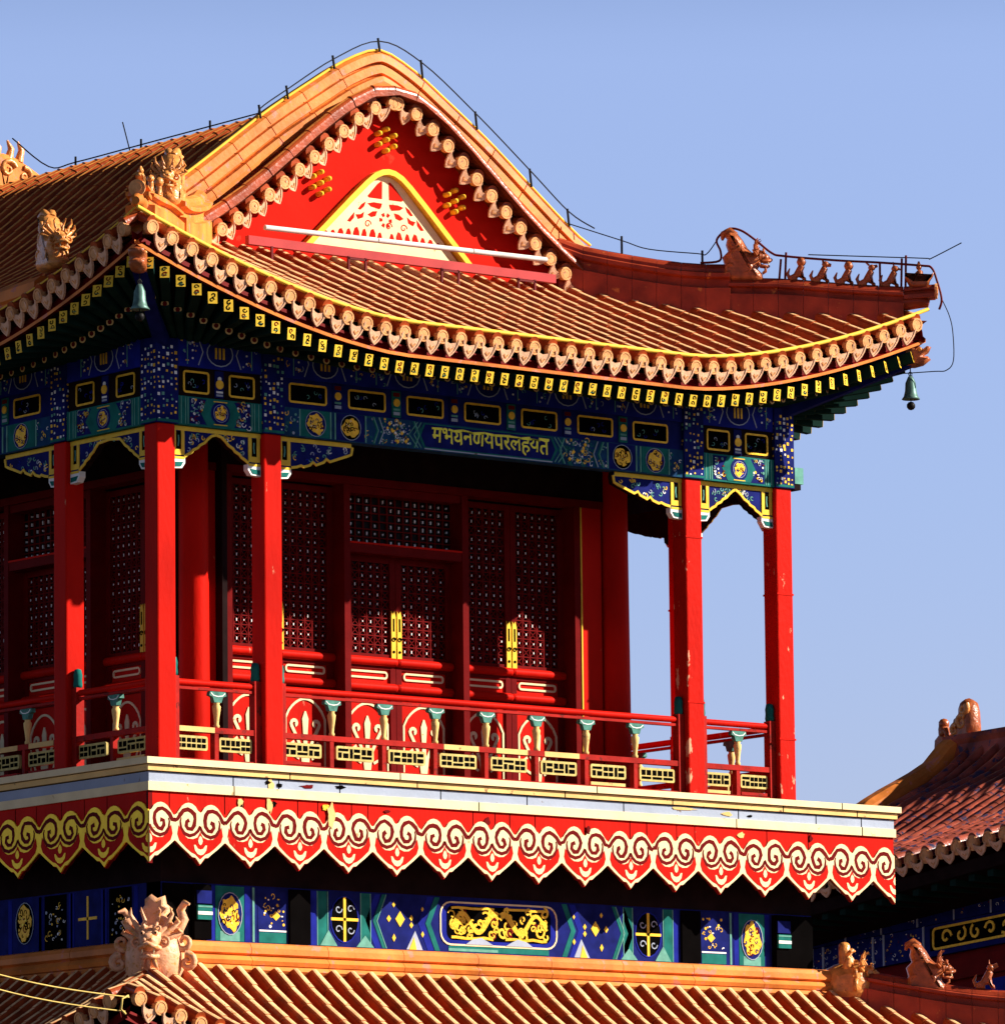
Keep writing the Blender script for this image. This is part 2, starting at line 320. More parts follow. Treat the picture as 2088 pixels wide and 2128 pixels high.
def chips(fr, spots, name):
    rr = random.Random(12)
    for a, z, w_, h_, m, d in spots:
        b = MB()
        pts = [(a + w_ * math.cos(t) * rr.uniform(.45, 1.15), z + h_ * math.sin(t) * rr.uniform(.45, 1.15)) for t in [i * math.pi / 7 for i in range(14)]]; b.prism(fr, pts, d - .003, d + .003, m); b.build(name, PAV)
F_ = front(FY0)
chips(F_, [(.92, -.21, .07, .10, CREAM2, .006), (.88, -.17, .05, .03, BLACK, .007), (1.05, -.20, .06, .03, BLACK, .007), (1.5, -.19, .12, .03, DRED, .006), (2.0, -.17, .09, .025, BLACK, .006), (7.6, -.16, .25, .02, CREAM2, .006), (8.35, -.19, .12, .035, CREAM2, .006), (8.75, -.2, .05, .02, BLACK, .006)], "peeled_patch")
chips(F_, [(.9, -.46, .07, .12, CREAM2, .0), (.98, -.43, .04, .05, BLACK, .001), (.45, -.45, .06, .07, CREAM2, .0), (.47, -.50, .03, .05, DARK, .001), (1.85, -.52, .07, .17, CREAM2, .010), (1.80, -.44, .10, .04, GOLD, .0), (4.35, -.48, .06, .06, DRED, .0), (8.6, -.46, .07, .05, CREAM2, -.004), (6.0, -.52, .03, .07, DRED, .01), (9.8, -.44, .04, .05, DRED, .0), (2.75, -.44, .05, .03, DRED, 0)], "peeled_patch")
# ---- columns
def column(x, y, z0, z1, m, name="column"):
    b = MB(); b.box(x - HW, x + HW, y - HW, y + HW, z0, z1, m)
    # chamfer lines: thin dark seams where two boards of the casing meet, straps on worn ones
    o = b.build(name, PAV)
    md = o.modifiers.new("edge", 'BEVEL'); md.width = .02; md.segments = 2
    if m is REDWORN:
        t = MB()
        for z in ((3.55, 1.35) if x < 9 else (2.9, .95)):
            t.box(x - HW - .006, x + HW + .006, y - HW - .006, y + HW + .006, z, z + .025, RED)
        t.build("strap", o)
    # carved head between the beams
    h = MB(); h.box(x - HW - .03, x + HW + .03, y - HW - .03, y + HW + .03, z1 + .001, 5.42, DBLUE)
    for fr, c in ((front(y - HW - .03), x), (left(x - HW - .03), -y)):
        rr = random.Random(int(x * 100 + y * 7))
        for iz in range(13):
            for ia in range(5):
                if rr.random() < .2: continue
                s = rr.uniform(.008, .020); a = c - .13 + ia * .065 + rr.uniform(-.012, .012); z = z1 + .06 + iz * .074 + rr.uniform(-.02, .02)
                h.fbox(fr, a - s, a + s, z - s * .9, z + s * 1.2, 0, .004, rr.choice([GOLD, GOLD, YEL, LGREEN, FLECK, WHITE]))
        h.fbox(fr, c - HW - .02, c + HW + .02, z1 + .012, z1 + .045, 0, .005, GREEN)
    h.build("column_head", o)
    return o
for i, x in enumerate(COLS_F):
    column(x, 0.0, .03, 4.345, REDWORN if i >= 2 else RED)
for y in COLS_S[1:]:
    column(COLS_F[0], y, .03, 4.345, RED); column(COLS_F[3], y, .03, 4.345, REDWORN)
for x in COLS_F[1:3]: column(x, COLS_S[3], .03, 4.345, RED)
for (x, y) in ((1.54, 1.5), (8.52, 1.5), (1.54, 11.6), (8.52, 11.6)):
    b = MB(); b.tube([(x, y, .03), (x, y, 1.5), (x, y, 3), (x, y, 4.7)], [.20, .197, .19, .185], RED, 24, caps=False); b.build("inner_pillar", PAV)
b = MB(); b.box(-.1, 10.1, -.02, 13.0, 4.66, 4.72, DARK)
for k in range(1, 13): b.box(-.1, 10.1, k - .04, k + .04, 4.56, 4.655, DARK)
b.build("gallery_ceiling", PAV)

# ---- painted motifs
def roundel(mb, fr, a, c, r, d, ring_m=DBLUE, ry=None, seed=0):
    rr = random.Random(seed); ry = ry or r
    mb.disc(fr, a, c, r, d, d + .004, ring_m, 18, ry)
    P = lambda x, y: (a + x * r, c + y * ry)
    gold = []; ph = [rr.uniform(0, 6.28) for _ in range(4)]
    for k in range(30):
        t = 2 * math.pi * k / 30; q = .76 + .06 * math.sin(2 * t + ph[0]) + .05 * math.sin(3 * t + ph[1]) + .05 * math.sin(7 * t + ph[2]) + rr.uniform(-.06, .06); gold.append(P(q * math.cos(t), q * math.sin(t)))
    mb.prism(fr, gold, d + .004, d + .009, GOLD)
    for k in range(13):
        t = rr.uniform(0, 6.28); e = rr.uniform(.15, .70)
        mb.ribbon(fr, [P(x, y) for x, y in spiral(e * math.cos(t), e * math.sin(t), rr.uniform(.10, .26), .03, rr.uniform(0, 6), rr.choice([-.7, .7, 1.0]), 9)], r * rr.uniform(.045, .09), d + .009, d + .012, rr.choice([ring_m, ring_m, BLACK, DRED]))
    for k in range(9):
        t = rr.uniform(0, 6.28); e = rr.uniform(.1, .7); mb.disc(fr, a + r * e * math.cos(t), c + ry * e * math.sin(t), r * rr.uniform(.03, .08), d + .009, d + .013, rr.choice([YEL, LEMON, CREAM, DRED]), 7)
    mb.ribbon(fr, [P(.97 * math.cos(t), .97 * math.sin(t)) for t in [i * .3307 for i in range(19)]], r * .05, d + .004, d + .008, GREY, True)
def floral(mb, fr, a0, a1, b0, b1, d, n, seed, cols):
    rr = random.Random(seed)
    for k in range(n):
        a = rr.uniform(a0, a1); c = rr.uniform(b0, b1); q = rr.random(); m = rr.choice(cols)
        if q < .45: mb.disc(fr, a, c, rr.uniform(.008, .022), d, d + .004, m, 6)
        elif q < .8:
            s = rr.uniform(.02, .05); mb.ribbon(fr, spiral(a, c, s, .01, rr.uniform(0, 6), rr.choice([-.8, .8]), 7), .009, d, d + .004, m)
        else: mb.fbox(fr, a - .015, a + .015, c - .008, c + .008, d, d + .004, m)
def hexbar(mb, fr, a, b0, b1, d, wd, dr, m, line=None):
    """A chevron band: the painted box-end of a beam."""
    c = (b0 + b1) / 2; k = (b1 - b0) * .22
    mb.prism(fr, [(a, b0), (a + wd, b0), (a + wd + dr * k, c), (a + wd, b1), (a, b1), (a + dr * k, c)], d, d + .004, m)
    if line: mb.ribbon(fr, [(a + wd, b0), (a + wd + dr * k, c), (a + wd, b1)], .014, d + .004, d + .008, line)
def framed(mb, fr, a0, a1, b0, b1, d, border=GOLD, fill=BLACK, r=.03, wd=.026, seed=0):
    pts = rrect(a0, a1, b0, b1, r); mb.prism(fr, pts, d, d + .004, fill); mb.ribbon(fr, pts, wd, d + .004, d + .014, border, True)
    rr = random.Random(seed)
    for k in range(5):
        a = a0 + (a1 - a0) * (.15 + .7 * rr.random()); c = b0 + (b1 - b0) * (.25 + .5 * rr.random())
        mb.ribbon(fr, spiral(a, c, .035, .01, rr.uniform(0, 6), .7, 6), .008, d + .004, d + .007, rr.choice([BLUE, BLUE, LGREEN, GREY]))
TXT = "\u092e\u092d\u092f\u0928\u0923\u092f\u092a\u0930\u0932\u0939\u092f\u0924"
def lettering(fr, a0, a1, b0, b1, d, parent):
    cu = bpy.data.curves.new("inscription", 'FONT'); cu.body = TXT; cu.extrude = .012; cu.offset = .011
    tmp = bpy.data.objects.new("inscription_tmp", cu); col.objects.link(tmp)
    dg = bpy.context.evaluated_depsgraph_get(); dg.update()
    me = bpy.data.meshes.new_from_object(tmp.evaluated_get(dg))
    bpy.data.objects.remove(tmp)
    xs = [v.co.x for v in me.vertices]; ys = [v.co.y for v in me.vertices]; zs = [v.co.z for v in me.vertices]
    for v in me.vertices:
        a = a0 + (v.co.x - min(xs)) / (max(xs) - min(xs)) * (a1 - a0); c = b0 + (v.co.y - min(ys)) / (max(ys) - min(ys)) * (b1 - b0)
        k_ = int((a - a0) / (a1 - a0) * 12); c += .012 * math.sin(k_ * 2.7); a += .006 * math.sin(k_ * 5.1 + c * 60)
        v.co = fr(a, c, d + (.006 if v.co.z > 0 else 0))
    me.materials.clear(); me.materials.append(LEMON)
    o = bpy.data.objects.new("inscription", me); col.objects.link(o); o.parent = parent
    return o

def beams_long(fr, a0, a1, text):
    """Lower architrave, panel board and upper beam of a wide bay."""
    L = a1 - a0; f = lambda t: a0 + L * t
    b = MB(); b.fbox(fr, a0, a1, 4.345, 4.71, -.2, 0, TEAL); o = b.build("architrave", PAV)
    p = MB()
    cols = [LGREEN, GREY, WHITE, GOLD, GREEN, BLUE]
    for s, (t0, t1) in ((1, (0, .5)), (-1, (1, .5))):
        F = lambda t: f(t) if s > 0 else f(1 - t)
        def bx(ta, tb, z0, z1, d0, d1, m): p.fbox(fr, min(F(ta), F(tb)), max(F(ta), F(tb)), z0, z1, d0, d1, m)
        for k, t in enumerate((.075, .160)):
            bx(t - .034, t + .034, 4.36, 4.70, 0, .004, GREEN if k == 0 else DBLUE)
            roundel(p, fr, F(t), 4.53, .165, .004, DBLUE if k == 0 else BLACK, seed=k + 3 * s + 9)
            for e in (-.037, .037): bx(t + e - .0015, t + e + .0015, 4.36, 4.70, .0, .006, LGREEN)
        hexbar(p, fr, F(.212), 4.36, 4.70, 0, .03, s, GREEN, LGREEN)
        hexbar(p, fr, F(.226), 4.36, 4.70, .0045, .02, s, GREEN, GREY)
        floral(p, fr, min(F(.235), F(.305)), max(F(.235), F(.305)), 4.38, 4.69, .0, 95, 5 + s, cols)
        floral(p, fr, min(F(.005), F(.04)), max(F(.005), F(.04)), 4.38, 4.68, 0, 14, 15 + s, cols); floral(p, fr, min(F(.195), F(.215)), max(F(.195), F(.215)), 4.38, 4.68, 0, 8, 25 + s, cols)
        for q, z in ((.262, 4.55), (.275, 4.42), (.255, 4.64), (.285, 4.53), (.295, 4.43)): p.disc(fr, F(q), z, .028, 0, .008, GOLD, 4)
        hexbar(p, fr, F(.312), 4.36, 4.70, 0, .03, s, GREEN, LGREEN)
    p.prism(fr, [(f(.34), 4.37), (f(.66), 4.37), (f(.675), 4.53), (f(.66), 4.695), (f(.34), 4.695), (f(.325), 4.53)], 0, .003, GREEN)
    p.prism(fr, [(f(.343), 4.39), (f(.657), 4.39), (f(.668), 4.53), (f(.657), 4.68), (f(.343), 4.68), (f(.332), 4.53)], .003, .006, DBLUE)
    for e_ in (.02, .045): p.ribbon(fr, [(f(.34 - e_ * .35), 4.365 + .001), (f(.325 - e_ * .5), 4.53), (f(.34 - e_ * .35), 4.695)], .012, 0, .005, LGREEN); p.ribbon(fr, [(f(.66 + e_ * .35), 4.365 + .001), (f(.675 + e_ * .5), 4.53), (f(.66 + e_ * .35), 4.695)], .012, 0, .005, LGREEN)
    p.ribbon(fr, [(f(.34), 4.365), (f(.66), 4.365)], .014, 0, .012, GREY)
    p.build("painted_ornament", o)
    if text: lettering(fr, f(.358), f(.652), 4.42, 4.655, .006, o)
    else: q = MB(); floral(q, fr, f(.39), f(.61), 4.42, 4.65, .006, 60, 77, [GOLD, YEL]); q.build("gilt_scroll", o)
    b = MB(); b.fbox(fr, a0, a1, 4.712, 5.085, -.17, -.03, DBLUE); o = b.build("panel_board", PAV)
    n = max(3, round(L / .957)); st = L / n
    for k in range(n):
        c = a0 + st * (k + .42); q = MB(); framed(q, fr, c - .29, c + .29, 4.79, 5.02, -.03, seed=k); q.build("framed_panel", o)
        q = MB(); c = a0 + st * (k + .92)
        q.fbox(fr, c - .07, c + .07, 4.73, 5.07, -.03, -.012, [DBLUE, GREEN][k % 2]); q.disc(fr, c, 4.92, .052, -.012, 0, GOLD, 10)
        q.fbox(fr, c - .05, c + .05, 4.76, 4.80, -.012, -.006, GREY); q.fbox(fr, c - .05, c + .05, 4.82, 4.845, -.012, -.006, LGREEN); q.fbox(fr, c - .05, c + .05, 5.0, 5.05, -.012, -.006, DRED)
        if k < n - 1: q.build("painted_stud", o)
    upper(fr, a0, a1)
def upper(fr, a0, a1):
    b = MB(); b.fbox(fr, a0, a1, 5.087, 5.48, -.2, -.005, BLUE)
    n = max(1, round((a1 - a0) / 1.3)); o = b.build("upper_beam", PAV); q = MB()
    for k in range(n):
        c = a0 + (a1 - a0) * (k + .5) / n
        q.disc(fr, c, 5.29, .2, -.005, 0, DBLUE, 16, .16); q.ribbon(fr, [(c + .2 * math.cos(t), 5.29 + .16 * math.sin(t)) for t in [i * .4 for i in range(16)]], .014, 0, .004, GREY, True)
        for e in (-.06, 0, .06): q.fbox(fr, c + e - .015, c + e + .015, 5.22, 5.36, 0, .006, GOLD)
        for sgn in (-1, 1):
            q.ribbon(fr, [(c + sgn * .33, 5.12), (c + sgn * .26, 5.29), (c + sgn * .33, 5.46)], .015, -.005, 0, GREY)
            q.ribbon(fr, [(c + sgn * .5, 5.12), (c + sgn * .5, 5.46)], .012, -.005, 0, LGREEN)
            floral(q, fr, min(c + sgn * .34, c + sgn * .6), max(c + sgn * .34, c + sgn * .6), 5.14, 5.44, -.005, 12, int(c * 10) + sgn, [GREY, LGREEN, GOLD, BLUE])
            for z in (5.2, 5.3, 5.4): q.disc(fr, c + sgn * .42, z, .014, -.005, .003, FLECK, 6)
    q.build("painted_ornament", o)
def beams_short(fr, a0, a1, seed):
    L = a1 - a0; f = lambda t: a0 + L * t; c = (a0 + a1) / 2
    b = MB(); b.fbox(fr, a0, a1, 4.345, 4.71, -.2, 0, GREEN); o = b.build("architrave", PAV); p = MB()
    p.fbox(fr, f(.14), f(.86), 4.37, 4.69, 0, .003, DBLUE)
    p.prism(fr, [(f(.26), 4.53), (f(.34), 4.365), (f(.66), 4.365), (f(.74), 4.53), (f(.66), 4.695), (f(.34), 4.695)], .003, .007, GREEN)
    p.disc(fr, c, 4.53, .15, .007, .010, DBLUE, 18); roundel(p, fr, c, 4.53, .115, .010, BLUE, seed=seed)
    floral(p, fr, f(.15), f(.3), 4.38, 4.68, .007, 26, seed, [LGREEN, WHITE, GREY, GOLD, DRED]); floral(p, fr, f(.7), f(.85), 4.38, 4.68, .007, 26, seed + 1, [LGREEN, WHITE, GREY, GOLD, DRED])
    for t in (.04, .09, .12, .88, .91, .96): p.fbox(fr, f(t) - .006, f(t) + .006, 4.36, 4.70, 0, .005, LGREEN)
    for z in (4.385, 4.675): p.fbox(fr, f(.42), f(.58), z - .006, z + .006, .007, .012, YEL)
    p.build("painted_ornament", o)
    b = MB(); b.fbox(fr, a0, a1, 4.712, 5.085, -.17, -.03, DARK); o = b.build("panel_board", PAV)
    for k, t in enumerate((.23, .77)):
        q = MB(); framed(q, fr, f(t) - .19, f(t) + .19, 4.77, 5.03, -.03, seed=seed + k); q.build("framed_panel", o)
    q = MB(); q.fbox(fr, c - .065, c + .065, 4.73, 5.07, -.03, -.012, DBLUE); q.disc(fr, c, 4.90, .06, -.012, 0, GOLD, 10); q.disc(fr, c, 4.97, .03, -.012, -.004, WHITE, 8)
    q.fbox(fr, c - .05, c + .05, 4.75, 4.775, -.012, -.006, GREY); q.fbox(fr, c - .05, c + .05, 4.79, 4.815, -.012, -.006, WHITE); q.build("painted_stud", o)
    upper(fr, a0, a1)
# bays: front long + short, left and right returns
def bays(frm, cs, flip, text, seed):
    s = -1 if flip else 1
    for i in range(len(cs) - 1):
        a0, a1 = cs[i] + HW + .032, cs[i + 1] - HW - .032
        if flip: a0, a1 = -a1, -a0
        if cs[i + 1] - cs[i] < 3: beams_short(frm, a0, a1, seed + i)
        else: beams_long(frm, a0, a1, text)
bays(front(-HW - .01), COLS_F, False, True, 20)
bays(left(COLS_F[0] - HW - .01), COLS_S, True, False, 30)
bays(right(COLS_F[3] + HW + .01), COLS_S, False, False, 40)
b = MB(); b.box(COLS_F[1] + .3, COLS_F[2] - .3, 12.95, 13.2, 4.345, 5.48, DBLUE); b.box(-.1, COLS_F[1] - .3, 12.95, 13.2, 4.345, 5.48, DBLUE); b.box(COLS_F[2] + .3, 10.1, 12.95, 13.2, 4.345, 5.48, DBLUE); b.build("rear_beam", PAV)
# corner box-ends sticking out past the right corner
b = MB(); b.fbox(front(-HW - .02), COLS_F[3] + .19, COLS_F[3] + .34, 4.42, 4.64, -.2, 0, LGREEN); b.fbox(front(-HW - .02), COLS_F[3] + .19, COLS_F[3] + .30, 4.34, 4.41, -.2, -.01, DARK); b.build("beam_end", PAV)

# ---- spandrel brackets
def bracket(fr, a, s, L, kind, seed):
    T = 4.342; A = lambda x: a + s * x; rr = random.Random(seed)
    if kind == 'arch':
        low = [(.0, -.50), (.10, -.51), (.17, -.48), (.19, -.40), (.24, -.365), (.30, -.335), (.33, -.30), (.40, -.27), (.43, -.235), (.50, -.20), (.55, -.15), (.61, -.105), (L, -.085)]
        k0 = 3
    else:
        low = [(.0, -.50), (.12, -.51), (.19, -.47), (.20, -.40), (.29, -.385), (.36, -.36), (.40, -.375), (.50, -.345), (.55, -.30), (.60, -.335), (.72, -.29), (.76, -.245), (.82, -.275), (.98, -.22), (1.10, -.18), (L, -.155), (L + .02, -.06)]
        k0 = 3
    b = MB(); poly = [(A(x), T + y) for x, y in low] + [(A(L), T), (A(0), T)]
    b.prism(fr, poly, -.1, 0, DBLUE, DARK); o = b.build("spandrel_bracket", PAV)
    q = MB()
    q.ribbon(fr, [(A(0), T - .03), (A(L), T - .03)], .055, 0, .014, YEL)
    q.ribbon(fr, [(A(.035), T - .058), (A(.035), T - .37)], .05, 0, .014, YEL); q.ribbon(fr, [(A(.165), T - .058), (A(.165), T - .37)], .05, 0, .014, YEL)
    q.fbox(fr, min(A(.06), A(.14)), max(A(.06), A(.14)), T - .37, T - .30, 0, .014, YEL); q.fbox(fr, min(A(.06), A(.14)), max(A(.06), A(.14)), T - .30, T - .07, 0, .006, BLACK)
    q.ribbon(fr, [(A(.1), T - .12), (A(.105), T - .19), (A(.095), T - .26)], .016, .006, .010, LGREEN)
    q.ribbon(fr, [(A(x), T + y + .012) for x, y in low[k0:]], .034, 0, .016, YEL)
    q.build("gilt_border", o)
    q = MB()
    for k in range(14 if kind == 'arch' else 20):
        x = rr.uniform(.24, L - .08); lim = interp(low[k0:], x); y = rr.uniform(lim + .05, -.08)
        if y > -.075: continue
        m = rr.choice([WHITE, LGREEN, GREY, BLUE, LGREEN, GOLD]); q.ribbon(fr, [(a_, c_) for a_, c_ in spiral(A(x), T + y, .035, .008, rr.uniform(0, 6), rr.choice([-.8, .8]), 8)], .012, 0, .006, m)
    q.build("scroll_painting", o)
    q = MB(); q.prism(fr, [(A(x), T + y) for x, y in ((0, -.40), (.2, -.40), (.2, -.47), (.15, -.535), (0, -.545))], -.08, .012, WHITE)
    q.prism(fr, [(A(x), T + y) for x, y in ((.012, -.465), (.17, -.455), (.13, -.515), (.012, -.525))], .012, .018, GREEN)
    q.ribbon(fr, [(A(.01), T - .405), (A(.19), T - .405)], .03, .012, .017, YEL)
    q.build("scroll_foot", o)
def brackets(frm, cs, flip, seed):
    for i in range(len(cs) - 1):
        g0, g1 = cs[i] + HW, cs[i + 1] - HW; half = (g1 - g0) / 2; kind = 'arch' if half < 1.2 else 'long'; L = half if kind == 'arch' else 1.16
        if flip: bracket(frm, -g0, -1, L, kind, seed + i); bracket(frm, -g1, 1, L, kind, seed + i + 50)
        else: bracket(frm, g0, 1, L, kind, seed + i); bracket(frm, g1, -1, L, kind, seed + i + 50)
brackets(front(-.06), COLS_F, False, 100); brackets(left(COLS_F[0] - .06), COLS_S, True, 200); brackets(right(COLS_F[3] + .06), COLS_S, False, 300)

# ---- balustrades
VASE = [(.0, 0), (.035, 0), (.04, .03), (.028, .05), (.035, .12), (.05, .22), (.055, .27), (.035, .30), (.045, .315), (.0, .32)]
CAPG = mat("dull_green_cap", (0.07, 0.20, 0.16), 0.6, var=0.35, scale=14, c2=(0.4, 0.45, 0.4), thr=0.66)
def balustrade(fr, a0, a1, y0, seed):
    rr = random.Random(seed); L = a1 - a0; n = max(2, round(L / .83)); st = L / n
    b = MB(); b.tube([fr(a0, 1.13, 0), fr(a1, 1.13, 0)], .042, RED, 10); b.fbox(fr, a0, a1, 1.04, 1.075, -.035, .035, RAILRED); o = b.build("handrail", PAV)
    b = MB(); b.fbox(fr, a0, a1, .51, .58, -.05, .05, RAILRED); b.fbox(fr, a0, a1, .12, .18, -.05, .05, RAILRED); b.fbox(fr, a0, a1, .04, .12, -.03, .03, DRED)
    for k in range(n + 1):
        a = min(max(a0 + st * k, a0 + .03), a1 - .03); b.fbox(fr, a - .03, a + .03, .18, .51, -.045, .045, RAILRED)
    for k in range(n):   # worn ochre undercoat on some stretches of the mid rail
        if rr.random() < .35: e = rr.uniform(0, .2); b.fbox(fr, a0 + st * (k + e), a0 + st * (k + 1 - e), .512, .578, .05, .054, CREAM2)
        if rr.random() < .5: b.fbox(fr, a0 + st * (k + .1), a0 + st * (k + .8), .19, .23, -.03, .03, rr.choice([RAILRED, RAILRED, CREAM2]))
    b.build("lower_rail", o)
    for k in range(n):
        q = MB(); c0, c1 = a0 + st * k + .06, a0 + st * (k + 1) - .12; z0, z1 = .285, .465; w_ = min(c1 - c0, .60); c0 = (c0 + c1 - w_) / 2 - .0; c1 = c0 + w_
        q.prism(fr, rrect(c0, c1, z0, z1, .03), -.02, .02, FRET)
        m = 3; cw = (w_ - .04) / m
        for j in range(m):
            x0 = c0 + .02 + cw * j
            for (r0, r1, s0, s1) in rr.choice([[(.08, .92, .68, .88), (.08, .35, .12, .55), (.5, .92, .12, .5)], [(.08, .3, .12, .88), (.42, .92, .62, .88), (.42, .92, .12, .45)], [(.08, .92, .12, .32), (.08, .42, .45, .88), (.55, .92, .45, .88)], [(.08, .45, .55, .88), (.55, .92, .55, .88), (.08, .45, .12, .42), (.55, .92, .12, .42)]]):
                q.fbox(fr, x0 + cw * r0, x0 + cw * r1, z0 + .012 + (z1 - z0 - .024) * s0, z0 + .012 + (z1 - z0 - .024) * s1, .02, .025, BLACK)
        q.build("fret_panel", o)
        if n == 2 and k == 1: continue
    ks = range(1, n) if n > 2 else (1,)
    for k in ks:
        a = a0 + st * k + .03; q = MB(); q.lathe([(r, .58 + h) for r, h in VASE], fr(a, 0, 0), CREAM2, 12); v = q.build("vase_baluster", o)
        q = MB(); q.prism(fr, [(a - .055, .90), (a + .055, .90), (a + .08, .97), (a + .13, .985), (a + .12, 1.035), (a - .12, 1.035), (a - .13, .985), (a - .08, .97)], -.035, .035, CAPG)
        q.ribbon(fr, [(a - .11, 1.02), (a - .07, .985), (a, .975), (a + .07, .985), (a + .11, 1.02)], .012, .035, .039, WHITE); q.build("lotus_cap", v)
    for a, s in ((a0 + .05, 1), (a1 - .05, -1)):
        q = MB(); q.fbox(fr, a - .05, a + .05, .04, 1.2, -.06, .06, RAILRED); p = q.build("newel_post", o)
        q = MB(); q.lathe([(0, 1.2), (.055, 1.2), (.062, 1.24), (.055, 1.3), (.06, 1.36), (.045, 1.43), (0, 1.445)], fr(a, 0, 0), GREEN, 10); q.build("lotus_finial", p)
def rails(frm, cs, flip, seed):
    for i in range(len(cs) - 1):
        g0, g1 = cs[i] + HW + .004, cs[i + 1] - HW - .004
        if flip: g0, g1 = -g1, -g0
        balustrade(frm, g0, g1, 0, seed + i)
rails(front(0.0), COLS_F, False, 400); rails(left(COLS_F[0]), COLS_S, True, 500); rails(right(COLS_F[3]), COLS_S, False, 600)

# ---- inner wall with lattice doors
def leaf(fr, a0, a1, ztop, seed, plate=0):
    """One door leaf, recessed .25 m behind the wall face; plate = side of its gilt lock plate."""
    rr = random.Random(seed); d = -.25
    b = MB()
    for c in (a0 + .045, a1 - .045): b.fbox(fr, c - .045, c + .045, .12, ztop, d - .06, d, DRED)
    for z0, z1 in ((.12, .24), (1.38, 1.46), (1.74, 1.80), (1.88, 1.94), (ztop - .08, ztop)): b.fbox(fr, a0 + .09, a1 - .09, z0, z1, d - .055, d - .004, DRED)
    b.fbox(fr, a0 + .09, a1 - .09, .24, 1.9, d - .05, d - .03, RED)
    o = b.build("door_leaf", PAV)
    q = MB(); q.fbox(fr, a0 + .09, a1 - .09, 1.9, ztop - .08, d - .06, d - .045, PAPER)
    n = 6; st = (a1 - a0 - .18) / n; zz = 1.94; m = int((ztop - .08 - zz) / .115); sz = (ztop - .08 - zz) / m
    for k in range(1, n): q.fbox(fr, a0 + .09 + st * k - .008, a0 + .09 + st * k + .008, zz, ztop - .08, d - .045, d - .015, DRED)
    for k in range(1, m): q.fbox(fr, a0 + .09, a1 - .09, zz + sz * k - .008, zz + sz * k + .008, d - .044, d - .017, DRED)
    for k in range(n):
        for j in range(m):
            c, z = a0 + .09 + st * (k + .5), zz + sz * (j + .5)
            q.ribbon(fr, [(c - st * .42, z - sz * .42), (c + st * .42, z + sz * .42)], .011, d - .043, d - .022, DRED); q.ribbon(fr, [(c + st * .42, z - sz * .42), (c - st * .42, z + sz * .42)], .011, d - .043, d - .022, DRED)
            if rr.random() < .8:
                h = rr.uniform(.008, .020); e = rr.uniform(-.012, .012)
                q.fbox(fr, c + e - .0065, c + e + .0065, z - h, z + h, d - .022, d - .014, FLECK)
    q.build("lattice", o)
    q = MB()
    for z in (1.84, 1.5):
        q.tube([fr(a0 + .03, z, d + .01), fr(a1 - .03, z, d + .01)], .058, RED, 12)
        for a in (a0 + .03, a1 - .03): q.ball(fr(a, z, d + .01), .058, RED, 10)
    q.build("roll_moulding", o)
    q = MB(); q.ribbon(fr, rrect(a0 + .14, a1 - .14, 1.625, 1.705, .035), .026, d - .03, d - .01, CREAM, True); q.build("cream_ring", o)
    q = MB(); c = (a0 + a1) / 2; w_ = (a1 - a0) / 2 - .13
    arch = [(c - w_, .34)] + [(c - w_ + 2 * w_ * t, 1.02 + .26 * math.sin(math.pi * t) ** .7) for t in [i / 12 for i in range(13)]] + [(c + w_, .34)]
    q.ribbon(fr, arch, .03, d - .03, d - .015, CREAM, True)
    for s in (-1, 1):
        q.ribbon(fr, [(c + s * .03, .40), (c + s * .06, .62), (c + s * .15, .80), (c + s * .22, .92)] + spiral(c + s * .17, .95, .06, .02, 0 if s > 0 else math.pi, s * .7, 8), .045, d - .03, d - .018, CREAM)
        q.ribbon(fr, [(c + s * .1, .50), (c + s * .2, .55), (c + s * .25, .68), (c + s * .18, .72)], .035, d - .03, d - .018, CREAM)
    q.ribbon(fr, [(c, .38), (c, .75), (c, 1.02), (c, 1.12)], [.09, .06, .10, .02], d - .03, d - .016, CREAM)
    q.build("lily_panel", o)
    if plate:
        q = MB(); c = a1 - .045 if plate > 0 else a0 + .045
        q.prism(fr, [(c - .036, 1.80), (c + .036, 1.80), (c + .036, 2.44), (c + .015, 2.52), (c - .015, 2.48), (c - .036, 2.52)], d, d + .02, YEL)
        q.ribbon(fr, spiral(c, 2.14, .034, .012, 0, 1.3, 12), .012, d + .02, d + .026, BLACK); q.disc(fr, c, 1.98, .02, d + .02, d + .026, BLACK, 8); q.fbox(fr, c - .012, c + .012, 2.25, 2.42, d + .02, d + .024, BLACK)
        q.build("lock_plate", o)
